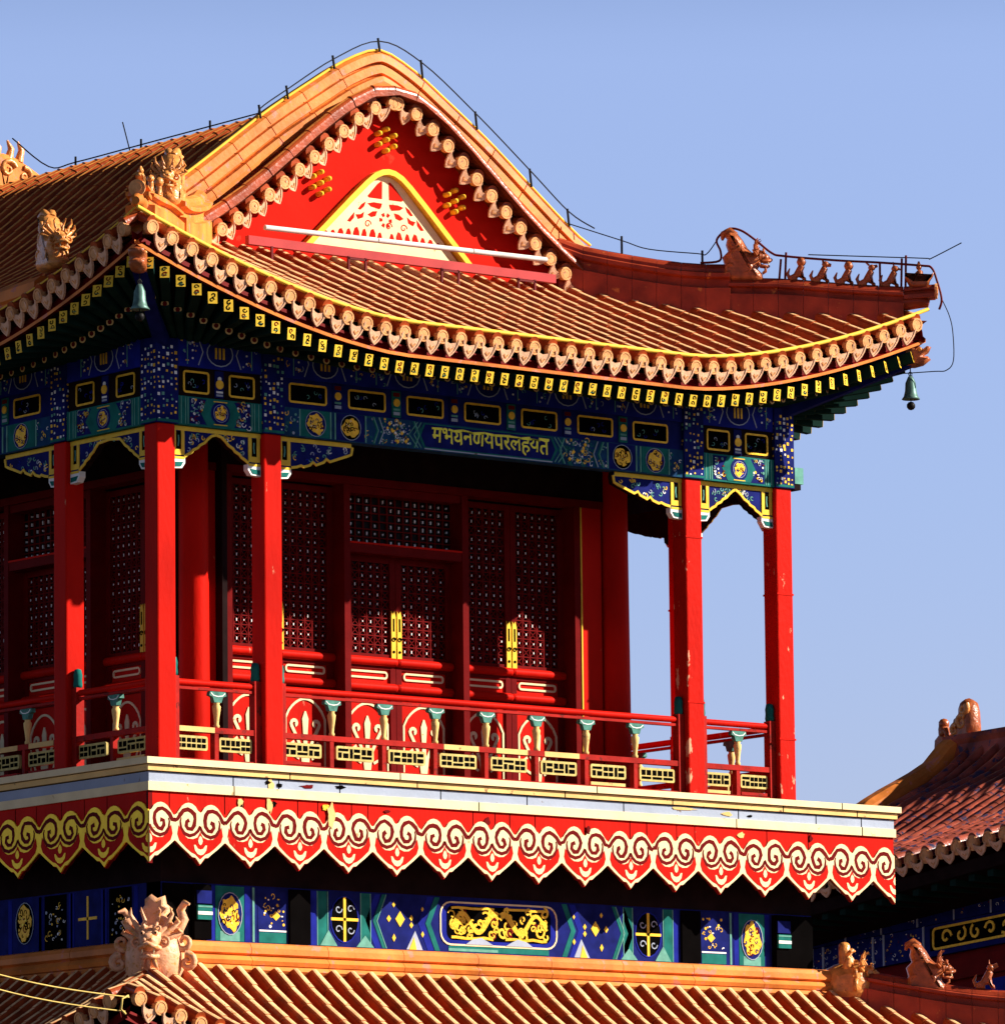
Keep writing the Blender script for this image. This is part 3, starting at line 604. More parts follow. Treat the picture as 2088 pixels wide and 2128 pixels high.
def doors(fr, a_in0, a_in1, sgn):
    """Door wall of one face: jamb panels, posts, three pairs of leaves (a runs along the face)."""
    A0, A1 = a_in0, a_in1; L = A1 - A0; w_ = L / 3
    b = MB()
    for a0, a1 in ((A0 - .36, A0 - .02), (A1 + .02, A1 + .36)): b.fbox(fr, a0, a1, .04, 4.2, -.2, 0, RED)
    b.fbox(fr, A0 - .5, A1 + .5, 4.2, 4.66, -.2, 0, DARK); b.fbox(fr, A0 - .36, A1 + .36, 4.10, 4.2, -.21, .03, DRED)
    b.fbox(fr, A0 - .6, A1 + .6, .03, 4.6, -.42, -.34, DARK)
    o = b.build("door_wall", PAV)
    q = MB()
    for a in (A0 - .01, A1 + .01): q.fbox(fr, a - .01, a + .01, .1, 4.1, -.1, .012, YEL)
    q.build("gilt_edge", o)
    q = MB()
    for k in range(4):
        a = A0 + w_ * k + (.05 if k == 0 else -.05 if k == 3 else 0); q.fbox(fr, a - .05, a + .05, .04, 4.1, -.33, .0, DRED)
    q.fbox(fr, A0, A1, .04, .12, -.33, -.02, DRED)
    q.build("door_frame", o)
    for k in range(3):
        a0, a1 = A0 + w_ * k + (.10 if k == 0 else .05), A0 + w_ * (k + 1) - (.10 if k == 2 else .05); c = (a0 + a1) / 2; top = 3.22 if k == 1 else 4.08
        leaf(fr, a0, c - .004, top, 10 + k, 1); leaf(fr, c + .004, a1, top, 20 + k, -1)
        if k == 1:
            t = MB(); t.fbox(fr, a0, a1, 3.22, 3.34, -.30, -.01, DRED); t.fbox(fr, a0, a1, 3.335, 3.36, -.30, .0, RED); t.fbox(fr, a0, a1, 4.0, 4.1, -.30, -.03, DRED)
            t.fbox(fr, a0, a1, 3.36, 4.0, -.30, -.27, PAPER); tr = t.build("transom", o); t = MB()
            n = 14; st = (a1 - a0) / n; rr = random.Random(3)
            for i in range(1, n): t.fbox(fr, a0 + st * i - .008, a0 + st * i + .008, 3.36, 4.0, -.27, -.24, DRED)
            for j in range(1, 6): t.fbox(fr, a0, a1, 3.36 + .107 * j - .008, 3.36 + .107 * j + .008, -.269, -.242, DRED)
            for i in range(n):
                for j in range(6):
                    if rr.random() < .85: h = rr.uniform(.010, .024); t.fbox(fr, a0 + st * (i + .5) - .007, a0 + st * (i + .5) + .007, 3.413 + .107 * j - h, 3.413 + .107 * j + h, -.27, -.245, FLECK)
            t.build("lattice", tr)
doors(front(1.5), 2.05, 7.93, 1)
doors(left(1.54), -7.6, -1.95, -1)
b = MB(); b.box(8.45, 8.62, 1.7, 11.5, .04, 4.66, RED); b.build("side_wall", PAV)
b = MB(); b.box(1.6, 8.45, 11.5, 11.7, .04, 4.66, RED); b.build("rear_wall", PAV)
b = MB(); b.box(1.46, 1.62, 8.1, 11.5, .04, 4.66, RED); b.build("side_wall", PAV)

# ================================================================== upper roof
E0 = 1.5
EX0, EX1, EY0, EY1 = -1.5, 2 * CXm + 1.5, -1.5, 2 * CYm + 1.5
PROF = [(0, 9.43), (.4, 9.36), (1.0, 8.98), (2.1, 8.08), (2.9, 7.47), (3.5, 7.10), (4.5, 6.58), (5.5, 6.08), (6.52, 5.58)]
def rise(s, d): return 1.02 * max(0, 1 - s / 4.2) ** 1.6 * max(0, 1 - (max(0, d) / 4.2) ** 2.5)
def roofz(s, d): return interp(PROF, 6.52 - d) + rise(max(s, 0), d)
def skirtz(s, d): return 5.58 + (interp(PROF, 6.52 - d) - 5.58) * .85 + rise(max(s, 0), d)
GY = 1.72                      # front plane of the gable tile ends
SIDES = {'front': (Fr((EX0, EY0, 0), Xv, Zv, -Yv), EX1 - EX0, Yv), 'back': (Fr((EX1, EY1, 0), -Xv, Zv, Yv), EX1 - EX0, -Yv),
         'left': (Fr((EX0, EY1, 0), -Yv, Zv, -Xv), EY1 - EY0, Xv), 'right': (Fr((EX1, EY0, 0), Yv, Zv, Xv), EY1 - EY0, -Xv)}
CROWN = mat("painted_crown_highlight", (0.80, 0.46, 0.22), 0.45, var=0.30, scale=5, c2=(0.36, 0.10, 0.025), thr=0.60, bump=0.3, bscale=24)  # buff stands in for sunlight along the tile crowns
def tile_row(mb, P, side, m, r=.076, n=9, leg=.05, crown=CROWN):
    """Half-round glazed tiles end to end along P, each a little narrower at its upper end, a lighter strip painted along the crown to imitate sunlight."""
    k = n + 1
    for i in range(len(P) - 1):
        a, c = P[i], P[i + 1]; t = (c - a).normalized(); up = side.cross(t).normalized()
        if up.z < 0: up = -up
        vs = []; jx = random.uniform(-.006, .006)
        for p, q, lift in ((a, r, .006), (c, r * .95, 0)):
            arc_ = [(q * math.cos(math.pi * j / n), q * math.sin(math.pi * j / n) + lift + leg) for j in range(k)]
            vs += [p + side * (x + jx) + up * y for x, y in [(q, -.03)] + arc_ + [(-q, -.03)]]
        K_ = k + 2
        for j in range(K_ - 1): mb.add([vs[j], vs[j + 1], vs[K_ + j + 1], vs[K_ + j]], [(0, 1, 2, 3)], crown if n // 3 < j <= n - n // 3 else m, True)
        mb.add(vs[:K_], [tuple(range(K_))], m)
def eave_end(mb, p, side, out, m, down=-.05, r=.092, w=.15):
    """Round end cap and hanging drip tile at the foot of a tile row."""
    up = side.cross(out).normalized(); up = up if up.z > 0 else -up
    fr = Fr(p, side, up, out)
    mb.disc(fr, 0, -.02, r, -.03, .035, m, 14); mb.disc(fr, 0, -.02, r * .68, .035, .045, m, 10)
    mb.ribbon(fr, [(r * .86 * math.cos(t), -.02 + r * .86 * math.sin(t)) for t in [i * .4488 for i in range(14)]], .022, .03, .05, m, True)
def drip(mb, p, side, out, m, w=.15):
    """Leaf-shaped drip tile hanging between two end caps, with a raised rim."""
    up = side.cross(out).normalized(); up = up if up.z > 0 else -up
    o2 = (out * .95 - up * .31).normalized(); dn = (up * .95 + out * .31).normalized()
    fr = Fr(p, side, dn, o2); w = w * .80
    lf = [(-w, .03), (-w * .88, -.06), (-w * .6, -.13), (-w * .25, -.175), (0, -.20), (w * .25, -.175), (w * .6, -.13), (w * .88, -.06), (w, .03)]
    mb.prism(fr, lf + [(w * .5, -.015), (0, -.035), (-w * .5, -.015)], -.015, .010, DRIP)
    mb.ribbon(fr, [(a * .92, b + .012) for a, b in lf], .020, .010, .020, DRIP)
    mb.ribbon(fr, [(-w * .3, -.085), (0, -.125), (w * .3, -.085)], .02, .010, .018, TEND)
def limit(sidename, s, L):
    """How far up the slope a row at position s along the eave can run."""
    e = min(s, L - s)
    if sidename in ('front', 'back'): return min(3.42, e)
    return 6.52 if e > GY + 1.5 else e
for sn, (fr, L, inw) in SIDES.items():
    mb = MB(); ex = fr.ex; sp = .3; n = int(L / sp); off = (L - (n - 1) * sp) / 2
    nd = 16; dm_all = 3.42 if sn in ('front', 'back') else 6.52
    # pan tiles: strips between neighbouring rows, following the curve
    ss = [0.0] + [off + sp * (i + .5) for i in range(n - 1)] + [L]
    ss = sorted(set([round(q, 4) for q in ss] + ([round(GY + 1.5, 4), round(GY + 1.5 + .001, 4), round(L - GY - 1.5, 4), round(L - GY - 1.501, 4)] if sn in ('left', 'right') else [])))
    def P(s, d, dz=0):
        q = fr.o + ex * s + inw * d; e = max(0, min(s, L - s))
        return Vector((q.x, q.y, (roofz(e, d) if sn in ('left', 'right') else skirtz(e, d)) + dz))
    for i in range(len(ss) - 1):
        if ss[i + 1] - ss[i] < .01: continue
        la, lb = limit(sn, ss[i], L), limit(sn, ss[i + 1], L)
        if abs(la - lb) > 1: la = lb = max(la, lb)
        vs = []
        for j in range(nd + 1): vs += [P(ss[i], la * j / nd, -.03), P(ss[i + 1], lb * j / nd, -.03)]
        mb.add(vs, [(2 * j, 2 * j + 1, 2 * j + 3, 2 * j + 2) for j in range(nd)], PAN)
    ends = MB()
    for i in range(n):
        s = off + sp * i; dm = limit(sn, s, L)
        if dm < .12: continue
        k = max(1, int(round(dm / .34))); pts = [P(s, dm * j / k) for j in range(k + 1)]
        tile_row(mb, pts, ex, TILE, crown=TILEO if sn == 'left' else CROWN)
        eave_end(ends, P(s, 0, .0), ex, (-inw + Zv * -.12).normalized(), TEND)
        if i < n - 1: drip(ends, P(s + sp / 2, 0, -.065) - inw * .03, ex, -inw, TEND)
    rs = mb.build("roof_slope", PAV); ends.build("eave_tile_ends", rs)
    # eave fascia and soffit
    f = MB(); sg = 40
    q = [L * i / sg for i in range(sg + 1)]
    A = [P(s, .10, -.20) for s in q]; B = [P(s, .04, -.335) for s in q]; C2 = [P(s, .14, -.36) for s in q]
    Am = [P(s, .085, -.287) for s in q]; Ab = [P(s, .035, -.292) for s in q]
    for a_, c_, m_ in ((A, Am, DRED), (Am, Ab, DRED), (Ab, B, RIDGE), (B, C2, DRED)): f.add([v for pr in zip(a_, c_) for v in pr], [(2 * i, 2 * i + 1, 2 * i + 3, 2 * i + 2) for i in range(sg)], m_)
    f.build("eave_board", rs)
    f = MB(); I = []
    for s in q:
        c = fr.o + ex * min(max(s, 1.45), L - 1.45) + inw * 1.45; I.append(Vector((c.x, c.y, 5.62)))
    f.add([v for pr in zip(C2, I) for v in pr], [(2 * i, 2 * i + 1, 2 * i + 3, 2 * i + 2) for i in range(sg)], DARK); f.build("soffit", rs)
    st = MB()
    if sn in ('front',): st.tube([P(s, -.02, .125) for s in q], .028, STRIPM, 6); st.build("yellow_edge_strip", rs)
    elif sn == 'left': st.tube([P(s, -.02, .11) for s in q], .012, STRIPM, 6); st.build("yellow_edge_strip", rs)

# ---- rafters: square flying rafters with painted ends over round ones
RAFT = mat("dark_green_rafter_paint", (0.006, 0.022, 0.018), 0.7, spec=0.02, var=0.3)
def rafter(p, q, sq, m_end):
    b = MB()
    if sq:
        b.bar(p, q, .115, .15, RAFT)
        d = (p - q).normalized(); sd_ = d.cross(Zv).normalized(); u = sd_.cross(d); fr = Fr(p, sd_, u, d)
        b.prism(fr, [(-.0585, -.076), (.0585, -.076), (.0585, .076), (-.0585, .076)], .0, .004, YEL)
        rr = random.Random(int(p.x * 97 + p.y * 31))
        for e_ in (-.022, .026): b.ribbon(fr, spiral(rr.uniform(-.012, .012), e_ * 1.4, .032, .010, rr.uniform(0, 6), rr.choice([-.9, .9]), 8), rr.uniform(.010, .018), .004, .007, rr.choice([DRED, RAFT, BLACK, BLACK]))
        if rr.random() < .5: b.fbox(fr, -.03, .03, -.045, -.035, .004, .007, GREEN)
    else:
        b.tube([p, q], .058, RAFT, 10); d = (p - q).normalized(); fr = Fr(p, d.cross(Zv).normalized(), Zv, d)
        b.disc(fr, 0, 0, .05, 0, .004, CREAM2, 12); b.disc(fr, 0, 0, .03, .004, .008, DRED, 8)
    return b.build("flying_rafter" if sq else "round_rafter", PAV)
nf = 0
for sn, sp, ranges in (('front', .242, None), ('left', .242, (7.6, 99)), ('right', .242, (0, 5.2))):
    fr, L, inw = SIDES[sn]; ex = fr.ex; n = int((L - .3) / sp); o_ = (L - n * sp) / 2
    for i in range(n + 1):
        s = o_ + sp * i
        if ranges and not (ranges[0] < s < ranges[1]): continue
        e = min(s, L - s)
        z0 = roofz(e, 0) - .455
        for sq in (True, False):
            dd = .06 if sq else .62; zz = (z0 if sq else z0 * .62 + 5.40 * .38 - .06)
            fan = max(0, 1 - e / 2.6)
            sgn = 1 if s < L / 2 else -1
            p = fr.o + ex * (s + sgn * fan * (dd if not sq else 0) * .8) + inw * dd; p.z = zz
            s2 = s + sgn * fan * (1.35 if sq else 1.45); q = fr.o + ex * s2 + inw * 1.5; q.z = 5.52 if sq else 5.44
            if (q - p).length < .35: continue
            rafter(p, q, sq, None); nf += 1
# corner beams with dragon heads
def corner_beam(cx, cy, sx, sy):
    d = Vector((sx, sy, 0)).normalized(); b = MB()
    p0 = Vector((cx, cy, 5.36)); p1 = Vector((cx, cy, 0)) + d * 1.86; p1.z = 6.06
    b.bar(p0, p1, .17, .24, DBLUE); o = b.build("corner_beam", PAV)
    h = MB(); fr = Fr(p1, d, Zv, d.cross(Zv))
    h.solid(fr, [(-.06, -.12), (.08, -.13), (.2, -.10), (.30, -.02), (.26, .03), (.18, .02), (.27, .07), (.31, .15), (.25, .17), (.2, .13), (.15, .17), (.1, .13), (.04, .18), (-.06, .15)], .2, DBEAST, .15)
    for s in (-1, 1): h.ball(fr(.16, .11, s * .09), .03, BEAST, 8); h.tube([fr(.05, .15, s * .06), fr(-.02, .24, s * .08)], [.025, .008], BEAST, 6)
    h.build("dragon_head", o)
corner_beam(0, 0, -1, -1); corner_beam(2 * CXm, 0, 1, -1)

# ---- gable
OUT = [(0, 10.07), (.22, 10.02), (.45, 9.92), (.7, 9.79), (1.0, 9.60), (1.85, 9.04), (2.67, 8.43), (3.1, 8.11), (3.55, 7.80)]     # top of the gable ridge
TL = [(0, 9.34), (.35, 9.24), (.7, 9.01), (1.0, 8.77), (1.6, 8.28), (2.1, 7.89), (2.5, 7.60), (2.9, 7.33), (3.3, 7.08)]   # line of the gable tile ends
def gable(yw, s):
    """s=-1: front gable (faces -Y), +1: rear gable."""
    n = Vector((0, s, 0)); ex = Xv * (-s); fr = Fr((CXm, yw, 0), ex, Zv, n)
    ts = [i * .2 for i in range(-17, 18)]
    b = MB(); b.prism(fr, [(t, interp(TL, abs(t)) + .05) for t in ts][::-1] + [(-3.4, 6.8), (3.4, 6.8)], -.2, 0, WALLRED); o = b.build("gable_wall", PAV)
    # arched gilt ornament
    A = [(-1.36, 7.28), (-1.0, 7.62), (-.6, 8.0), (-.36, 8.22), (-.22, 8.33), (-.1, 8.385), (0, 8.40), (.1, 8.385), (.22, 8.33), (.36, 8.22), (.6, 8.0), (1.0, 7.62), (1.36, 7.28)]
    q = MB(); q.ribbon(fr, A, .075, 0, .12, YEL); q.build("arched_moulding", o)
    q = MB(); q.prism(fr, [(x * .95, z - .04) for x, z in A], 0, .03, CREAM)
    holes = []
    for m_ in (-1, 1):
        X = lambda pts: holes.append([(m_ * x, z) for x, z in (pts if m_ > 0 else pts[::-1])])
        X([(.055, 8.27), (.075, 8.28), (.13, 8.24), (.30, 8.06), (.27, 8.04), (.06, 8.04)])
        X([(.06, 7.98), (.20, 7.985), (.30, 7.96), (.24, 7.92), (.10, 7.90), (.075, 7.93)])
        X([(.33, 7.98), (.40, 7.94), (.46, 7.87), (.42, 7.86), (.36, 7.91)])
        X([(.14, 7.87), (.22, 7.86), (.30, 7.81), (.24, 7.78), (.17, 7.80)])
        X([(.36, 7.84), (.42, 7.80), (.50, 7.79), (.46, 7.73), (.38, 7.76)])
        X([(.52, 7.82), (.58, 7.76), (.64, 7.69), (.59, 7.68), (.53, 7.74)])
        for a in range(3): t = rad(60 * a - 60); X([(.095 * math.cos(t + e) * k_, 7.76 + .095 * math.sin(t + e) * k_) for e, k_ in ((-.3, .6), (-.25, 1.1), (.25, 1.1), (.3, .6))])
        for x, w_, h_ in ((.10, .035, .12), (.22, .05, .15), (.36, .04, .14), (.49, .05, .15), (.62, .04, .12), (.75, .045, .11), (.88, .035, .08), (1.0, .035, .06)):
            X([(x - w_, 7.46), (x + w_ * .9, 7.455), (x + w_ * 1.1, 7.46 + h_ * .5), (x + w_ * .5, 7.46 + h_), (x - w_ * .3, 7.46 + h_ * 1.1), (x - w_ * .9, 7.46 + h_ * .7)])
    for x in (-.3, .05, .3): q.ribbon(fr, spiral(x, 7.68, .06, .012, 0, 1.1, 12), .014, .028, .033, WALLRED)
    for h in holes: q.prism(fr, h, .028, .034, WALLRED)
    q.build("gilt_tracery", o)
    for cx_, cz in ((-1.1, 8.14), (0, 8.84), (1.27 - .12, 8.14)):
        for k in range(7):
            a = k * math.pi / 3; x, z = (cx_, cz) if k == 6 else (cx_ + .145 * math.cos(a + .5), cz + .145 * math.sin(a + .5))
            q = MB(); q.lathe([(.035, -.01), (.038, .06), (.032, .10), (0, .115)], fr(x, z, 0), GOLD, 8, n); q.build("stud", o)
    # overhanging short tiles round the gable
    e = MB(); ylen = .5
    arc = []; t = 0.04
    while t < 3.25:
        arc.append(t); z0, z1 = interp(TL, t), interp(TL, t + .05); sl = math.hypot(1, (z1 - z0) / .05); t += .315 / sl
    for h in (-1, 1):
        for k, t in enumerate(arc):
            z = interp(TL, t); sl = (interp(TL, t + .05) - interp(TL, t - .05 if t > .05 else 0)) / (.1 if t > .05 else .05 + t); tang = (Xv * h + Zv * sl).normalized()
            p = Vector((CXm + h * t, yw + s * .24, z - .02)); out = (n - Zv * .12).normalized()
            tile_row(e, [p, p - n * .22 + Zv * .05, p - n * .44 + Zv * .10], tang, TILE, .085)
            eave_end(e, p, tang, out, TEND)
            t2 = t + .315 / math.hypot(1, sl) / 2; z2 = interp(TL, t2); drip(e, Vector((CXm + h * t2, yw + s * .26, z2 - .075)), tang, out, TEND, .14)
    e.build("gable_tile_edge", o)
    e = MB(); vs = []
    for tt in ts: vs += [Vector((CXm + tt, yw + s * .22, interp(TL, abs(tt)) - .06)), Vector((CXm + tt, yw - s * .3, interp(TL, abs(tt)) + .06))]
    e.add(vs, [(2 * i, 2 * i + 1, 2 * i + 3, 2 * i + 2) for i in range(len(ts) - 1)], PAN); e.build("gable_soffit", o)
    # gable ridge in moulded lengths
    rb = MB(); y0 = yw - s * .02; prof = [(0, -.66), (.02, -.52), (.05, -.505), (-.04, -.49), (-.05, -.43), (-.03, -.36), (.07, -.345), (.06, -.33), (.0, -.31), (.01, -.20), (.08, -.185), (.08, -.17), (-.01, -.155), (.01, -.05), (.09, 0), (.28, 0), (.34, -.1), (.34, -.66)]
    for h in (-1, 1):
        k = 0; T = 0.0
        brk = [0, .75, 1.35, 1.95, 2.5, 3.05, 3.62]
        for i in range(len(brk) - 1):
            pts = [brk[i] + (brk[i + 1] - brk[i] - .012) * j / 6 for j in range(7)]
            P_ = [Vector((CXm + h * t, y0, interp(OUT, t))) for t in pts]
            # height measured square to the slope: shift the profile along the local normal
            n_ = len(prof); vs = []
            for t, p in zip(pts, P_):
                sl = (interp(OUT, t + .03) - interp(OUT, max(0, t - .03))) / (.06 if t > .03 else .03 + t); nn = Vector((-h * sl, 0, 1)).normalized()
                if t < 1e-6: nn = Zv
                vs += [p - n * a + nn * c for a, c in prof]
            for q_ in range(n_):
                j2 = (q_ + 1) % n_
                rb.add([vs[i2 * n_ + w2] for i2 in range(7) for w2 in (q_, j2)], [(2 * i2, 2 * i2 + 1, 2 * i2 + 3, 2 * i2 + 2) for i2 in range(6)], RIDGE)
            rb.add(vs[:n_], [tuple(range(n_))], RIDGE); rb.add(vs[-n_:], [tuple(range(n_))[::-1]], RIDGE)
    r_ = rb.build("gable_ridge", PAV)
    q = MB(); q.tube([Vector((CXm + t, y0 - s * .06, interp(OUT, abs(t)) + .012)) for t in [i * .2 for i in range(-18, 19)]], .02, STRIPM, 6); q.build("yellow_edge_strip", r_)
gable(1.96, -1); gable(2 * CYm - 1.96, 1)

b = MB(); fr = front(2 * CYm - 1.96 - .36)
for x, z, r_, tn in ((-.55, 9.62, .13, 1.2), (-.25, 9.80, .14, -1.2), (.05, 9.84, .14, 1.3), (.34, 9.76, .13, -1.2), (.62, 9.60, .12, 1.2), (.95, 9.42, .10, -1.1)):
    b.tube([fr(CXm + a_, z_) for a_, z_ in spiral(x, z, r_, .02, x * 5, tn, 16)], [.042 - .0018 * k for k in range(17)], BEAST, 7)
for x in (-.1, .12, .3): b.tube([fr(CXm + x, 9.98, -.1), fr(CXm + x + .05, 10.16, -.1), fr(CXm + x - .02, 10.28, -.1)], [.07, .05, .015], BEAST, 7)
b.build("carved_scroll", PAV)
# ---- hip ridges
HT = [(0.0, 7.02), (.35, 7.05), (.76, 7.10), (1.33, 7.19), (1.88, 7.23)]
HT2 = [(1.86, 7.41), (2.4, 7.47), (3.3, 7.73), (3.5, 7.85)]
RIDGE_SHADE = mat("painted_shade_ridge", (0.30, 0.040, 0.016), 0.35, spec=0.15, var=0.4, scale=2.5, c2=(0.46, 0.14, 0.035), thr=0.64, bump=0.35, bscale=9)  # darker copy of the orange ridge glaze, shade painted into the colour
def hip(cx, cy, sx, sy):
    d = Vector((-sx, -sy, 0)).normalized(); sd_ = d.cross(Zv); m = RIDGE if sx < 0 else RIDGE_SHADE
    b = MB(); R2 = math.sqrt(2); at = lambda x, z: Vector((cx, cy, 0)) + d * x * R2 + Zv * z
    def run(tab, a0, a1, hh, w_, foot, k):
        for i in range(k):
            x0, x1 = a0 + (a1 - a0) * i / k, a0 + (a1 - a0) * (i + .985) / k
            pr = [(-w_ * .66, -hh - foot), (-w_ * .66, -hh * .80), (-w_ * .40, -hh * .76), (-w_ * .36, -hh * .50), (-w_ * .62, -hh * .44), (-w_ * .62, -hh * .32), (-w_ * .36, -hh * .26), (-w_ * .36, -.07), (-w_ * .24, -.02), (0, .01)]
            pr = pr[:-1] + [(0, .01)] + [(-a, c) for a, c in pr[-2::-1]]
            b.sweep([at(x, interp(tab, x)) for x in (x0, x1)], sd_, Zv, pr, m)
    run(HT, .22, 1.88, .30, .28, .3, 7); run(HT2, 1.86, 3.5, .44, .32, .3, 7)
    # slim tip with a round end tile, turned up a little
    tip = -.08 if sx > 0 else .06
    run([(tip, interp(HT, 0) + .035), (.22, interp(HT, .22))], tip, .22, .16, .22, .02, 1)
    fr = Fr(at(tip, interp(HT, 0) - .05), sd_, Zv, -d); b.disc(fr, 0, 0, .105, 0, .03, TEND, 14); b.disc(fr, 0, 0, .06, .03, .04, TEND, 10)
    # drooping lip below the tip
    b.tube([at(.24, interp(HT, .24) - .22), at(.08, 6.84), at(-.02, 6.80)], [.11, .10, .05], m, 10)
    return b.build("hip_ridge", PAV)
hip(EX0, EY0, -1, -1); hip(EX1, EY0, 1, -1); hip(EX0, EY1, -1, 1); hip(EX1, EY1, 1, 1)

# ---- gutter and guard rail under the gable
b = MB(); zg = lambda u: 7.36 + (u - 2.65) * .012
for u0, u1 in ((2.72, 4.55), (4.57, 6.15), (6.17, 7.42)):
    b.tube([(u0, 1.52, zg(u0)), (u1, 1.52, zg(u1))], .036, WHITE, 8)
b.build("white_gutter", PAV).data.materials[0] = mat("chalky_white_gutter", (0.62, 0.60, 0.57), 0.7, var=0.2, scale=4, c2=(0.35, 0.3, 0.26), thr=0.64)
b = MB(); b.box(2.40, 7.52, 1.44, 1.52, 7.10, 7.215, DRED); o = b.build("gable_rail", PAV); o.data.materials[0] = mat("dusty_red_rail", (0.40, 0.05, 0.05), 0.6, var=.12)
b = MB()
for u in (2.75, 4.0, 4.28, 5.55, 5.83, 6.85, 7.13):
    b.box(u - .014, u + .014, 1.40, 1.43, 6.82, 7.10, RAILM)
for u in (4.14, 5.69, 6.99): b.box(u - .15, u + .15, 1.40, 1.43, 7.06, 7.085, RAILM)
b.build("rail_bracket", o)

# ---- ridge stub on the left slope
b = MB(); lz = lambda y: 6.62 + .0 * y
P_ = [Vector((-.95, y, roofz(99, .55) + .42 + max(0, (2.0 - y)) * .06)) for y in (1.25, 2.2, 3.2, 4.4)]
b.sweep(P_, -Xv, Zv, [(-.15, -.5), (-.15, -.06), (-.05, 0), (.05, 0), (.15, -.08), (.17, -.22), (.13, -.25), (.2, -.5)], RIDGE); b.build("spur_ridge", PAV)

# ================================================================== lower storey
LY = -.30
fr = front(LY)
b = MB(); b.box(-.3 + .001, 10.34, LY, 13.2, -9.9, -2.12, DRED); b.build("lower_wall", PAV)
b = MB(); b.box(-.3, 10.341, LY - .0, 13.2, -1.40, -.40, DARK); b.build("bracket_zone", PAV)
b = MB(); b.fbox(fr, -.3, 10.341, -2.12, -1.401, -.3, .0, DBLUE); o = b.build("lower_frieze", PAV)
q = MB()
B0, B1 = -2.10, -1.42; C0 = (B0 + B1) / 2
for s in (1, -1):
    U = lambda u: u if s > 0 else 2 * CXm - u
    def bx(u0, u1, z0, z1, d0, d1, m): q.fbox(fr, min(U(u0), U(u1)), max(U(u0), U(u1)), z0, z1, d0, d1, m)
    bx(-.28, .12, B0, B1, 0, .05, BLACK)
    bx(.14, .40, B0, B1, 0, .10, BLACK); bx(.17, .39, -1.86, -1.68, .10, .13, GREEN); bx(.17, .39, -1.66, -1.5, .10, .12, DBLUE); bx(.17, .39, -1.80, -1.76, .13, .135, WHITE); bx(.17, .39, -1.71, -1.69, .13, .135, LGREEN)
    bx(.44, .52, B0, B1, 0, .004, BLUE); bx(.98, 1.06, B0, B1, 0, .004, BLUE)
    bx(.53, .97, B0, B1, 0, .004, GREEN); bx(.60, .9, B0, B0 + .12, .004, .006, LGREEN); roundel(q, fr, U(.75), C0, .19, .006, DBLUE, .27, seed=11 + s)
    bx(1.10, 1.13, B0, B1, 0, .006, LGREEN)
    bx(1.18, 1.64, B0, B1, 0, .004, DBLUE); floral(q, fr, min(U(1.24), U(1.6)), max(U(1.24), U(1.6)), B0 + .2, B1 - .06, .004, 24, 60 + s, [GOLD, YEL, WHITE, GOLD]); q.prism(fr, [(U(1.46), C0 - .06), (U(1.53), C0), (U(1.46), C0 + .06), (U(1.39), C0)], .004, .01, YEL); bx(1.2, 1.62, B0 + .14, B0 + .16, .004, .008, WHITE); bx(1.2, 1.62, B0, B0 + .13, .004, .006, GREEN)
    bx(1.66, 1.98, B0, B1, 0, .04, BLACK)
    bx(2.0, 2.10, B0, B1, 0, .004, BLUE); bx(2.12, 2.26, B0, B1, 0, .004, GREEN); bx(2.8, 2.94, B0, B1, 0, .004, GREEN)
    for e in (2.11, 2.275, 2.795, 2.95): bx(e - .006, e + .006, B0, B1, 0, .007, LGREEN)
    bx(2.29, 2.78, B0, B1, 0, .003, DBLUE); q.disc(fr, U(2.535), C0, .22, .003, .006, BLACK, 20, .29)
    q.ribbon(fr, [(U(2.535) + .22 * math.cos(t), C0 + .29 * math.sin(t)) for t in [i * .35 for i in range(18)]], .016, .006, .010, BLUE, True)
    bx(2.515, 2.555, C0 - .28, C0 + .28, .006, .013, YEL); bx(2.32, 2.75, C0 - .018, C0 + .018, .006, .013, YEL)
    for ea in (-1, 1):
        for eb in (-1, 1): q.ribbon(fr, spiral(2.535 * 0 + U(2.535) + ea * .095, C0 + eb * .13, .06, .015, 0, ea * eb * .9, 9), .014, .006, .010, GREY)
    q.prism(fr, [(U(2.15), B0), (U(2.42), B0), (U(2.28), B0 + .2)], .006, .010, LGREEN); q.prism(fr, [(U(2.72), B0), (U(3.0), B0), (U(2.86), B0 + .15)], .006, .010, LGREEN)  # light green triangles: sunlight between the scallop shadows, painted on
    hexbar(q, fr, U(3.02), B0, B1, 0, .09, -s if s > 0 else s * -1, BLUE); hexbar(q, fr, U(3.14), B0, B1, 0, .06, -s, GREEN, LGREEN)
    for (u, z, r1, r2) in ((3.42, C0 + .04, .075, .10), (3.24, C0 + .04, .035, .045), (3.6, C0 + .06, .03, .04), (3.6, C0 - .03, .03, .04), (3.32, B1 - .12, .025, .035), (3.78, B1 - .16, .02, .03), (3.32, B0 + .14, .03, .05), (3.78, B0 + .2, .025, .04)):
        q.prism(fr, [(U(u) - r1, z), (U(u), z - r2), (U(u) + r1, z), (U(u), z + r2)], 0, .007, YEL)
    q.prism(fr, [(U(3.52), B0), (U(3.78), B0), (U(3.66), B0 + .24)], 0, .006, GREY); q.prism(fr, [(U(3.56), B0), (U(3.68), B0), (U(3.64), B0 + .16)], .006, .010, YEL)
    hexbar(q, fr, U(3.86), B0, B1, 0, .10, -s, BLUE); hexbar(q, fr, U(3.98), B0, B1, 0, .08, -s, GREEN)
q.prism(fr, rrect(4.07, 5.97, B0 + .09, B1 - .05, .16), .0, .004, BLUE); q.ribbon(fr, rrect(4.07, 5.97, B0 + .09, B1 - .05, .16), .022, .004, .010, CREAM, True)
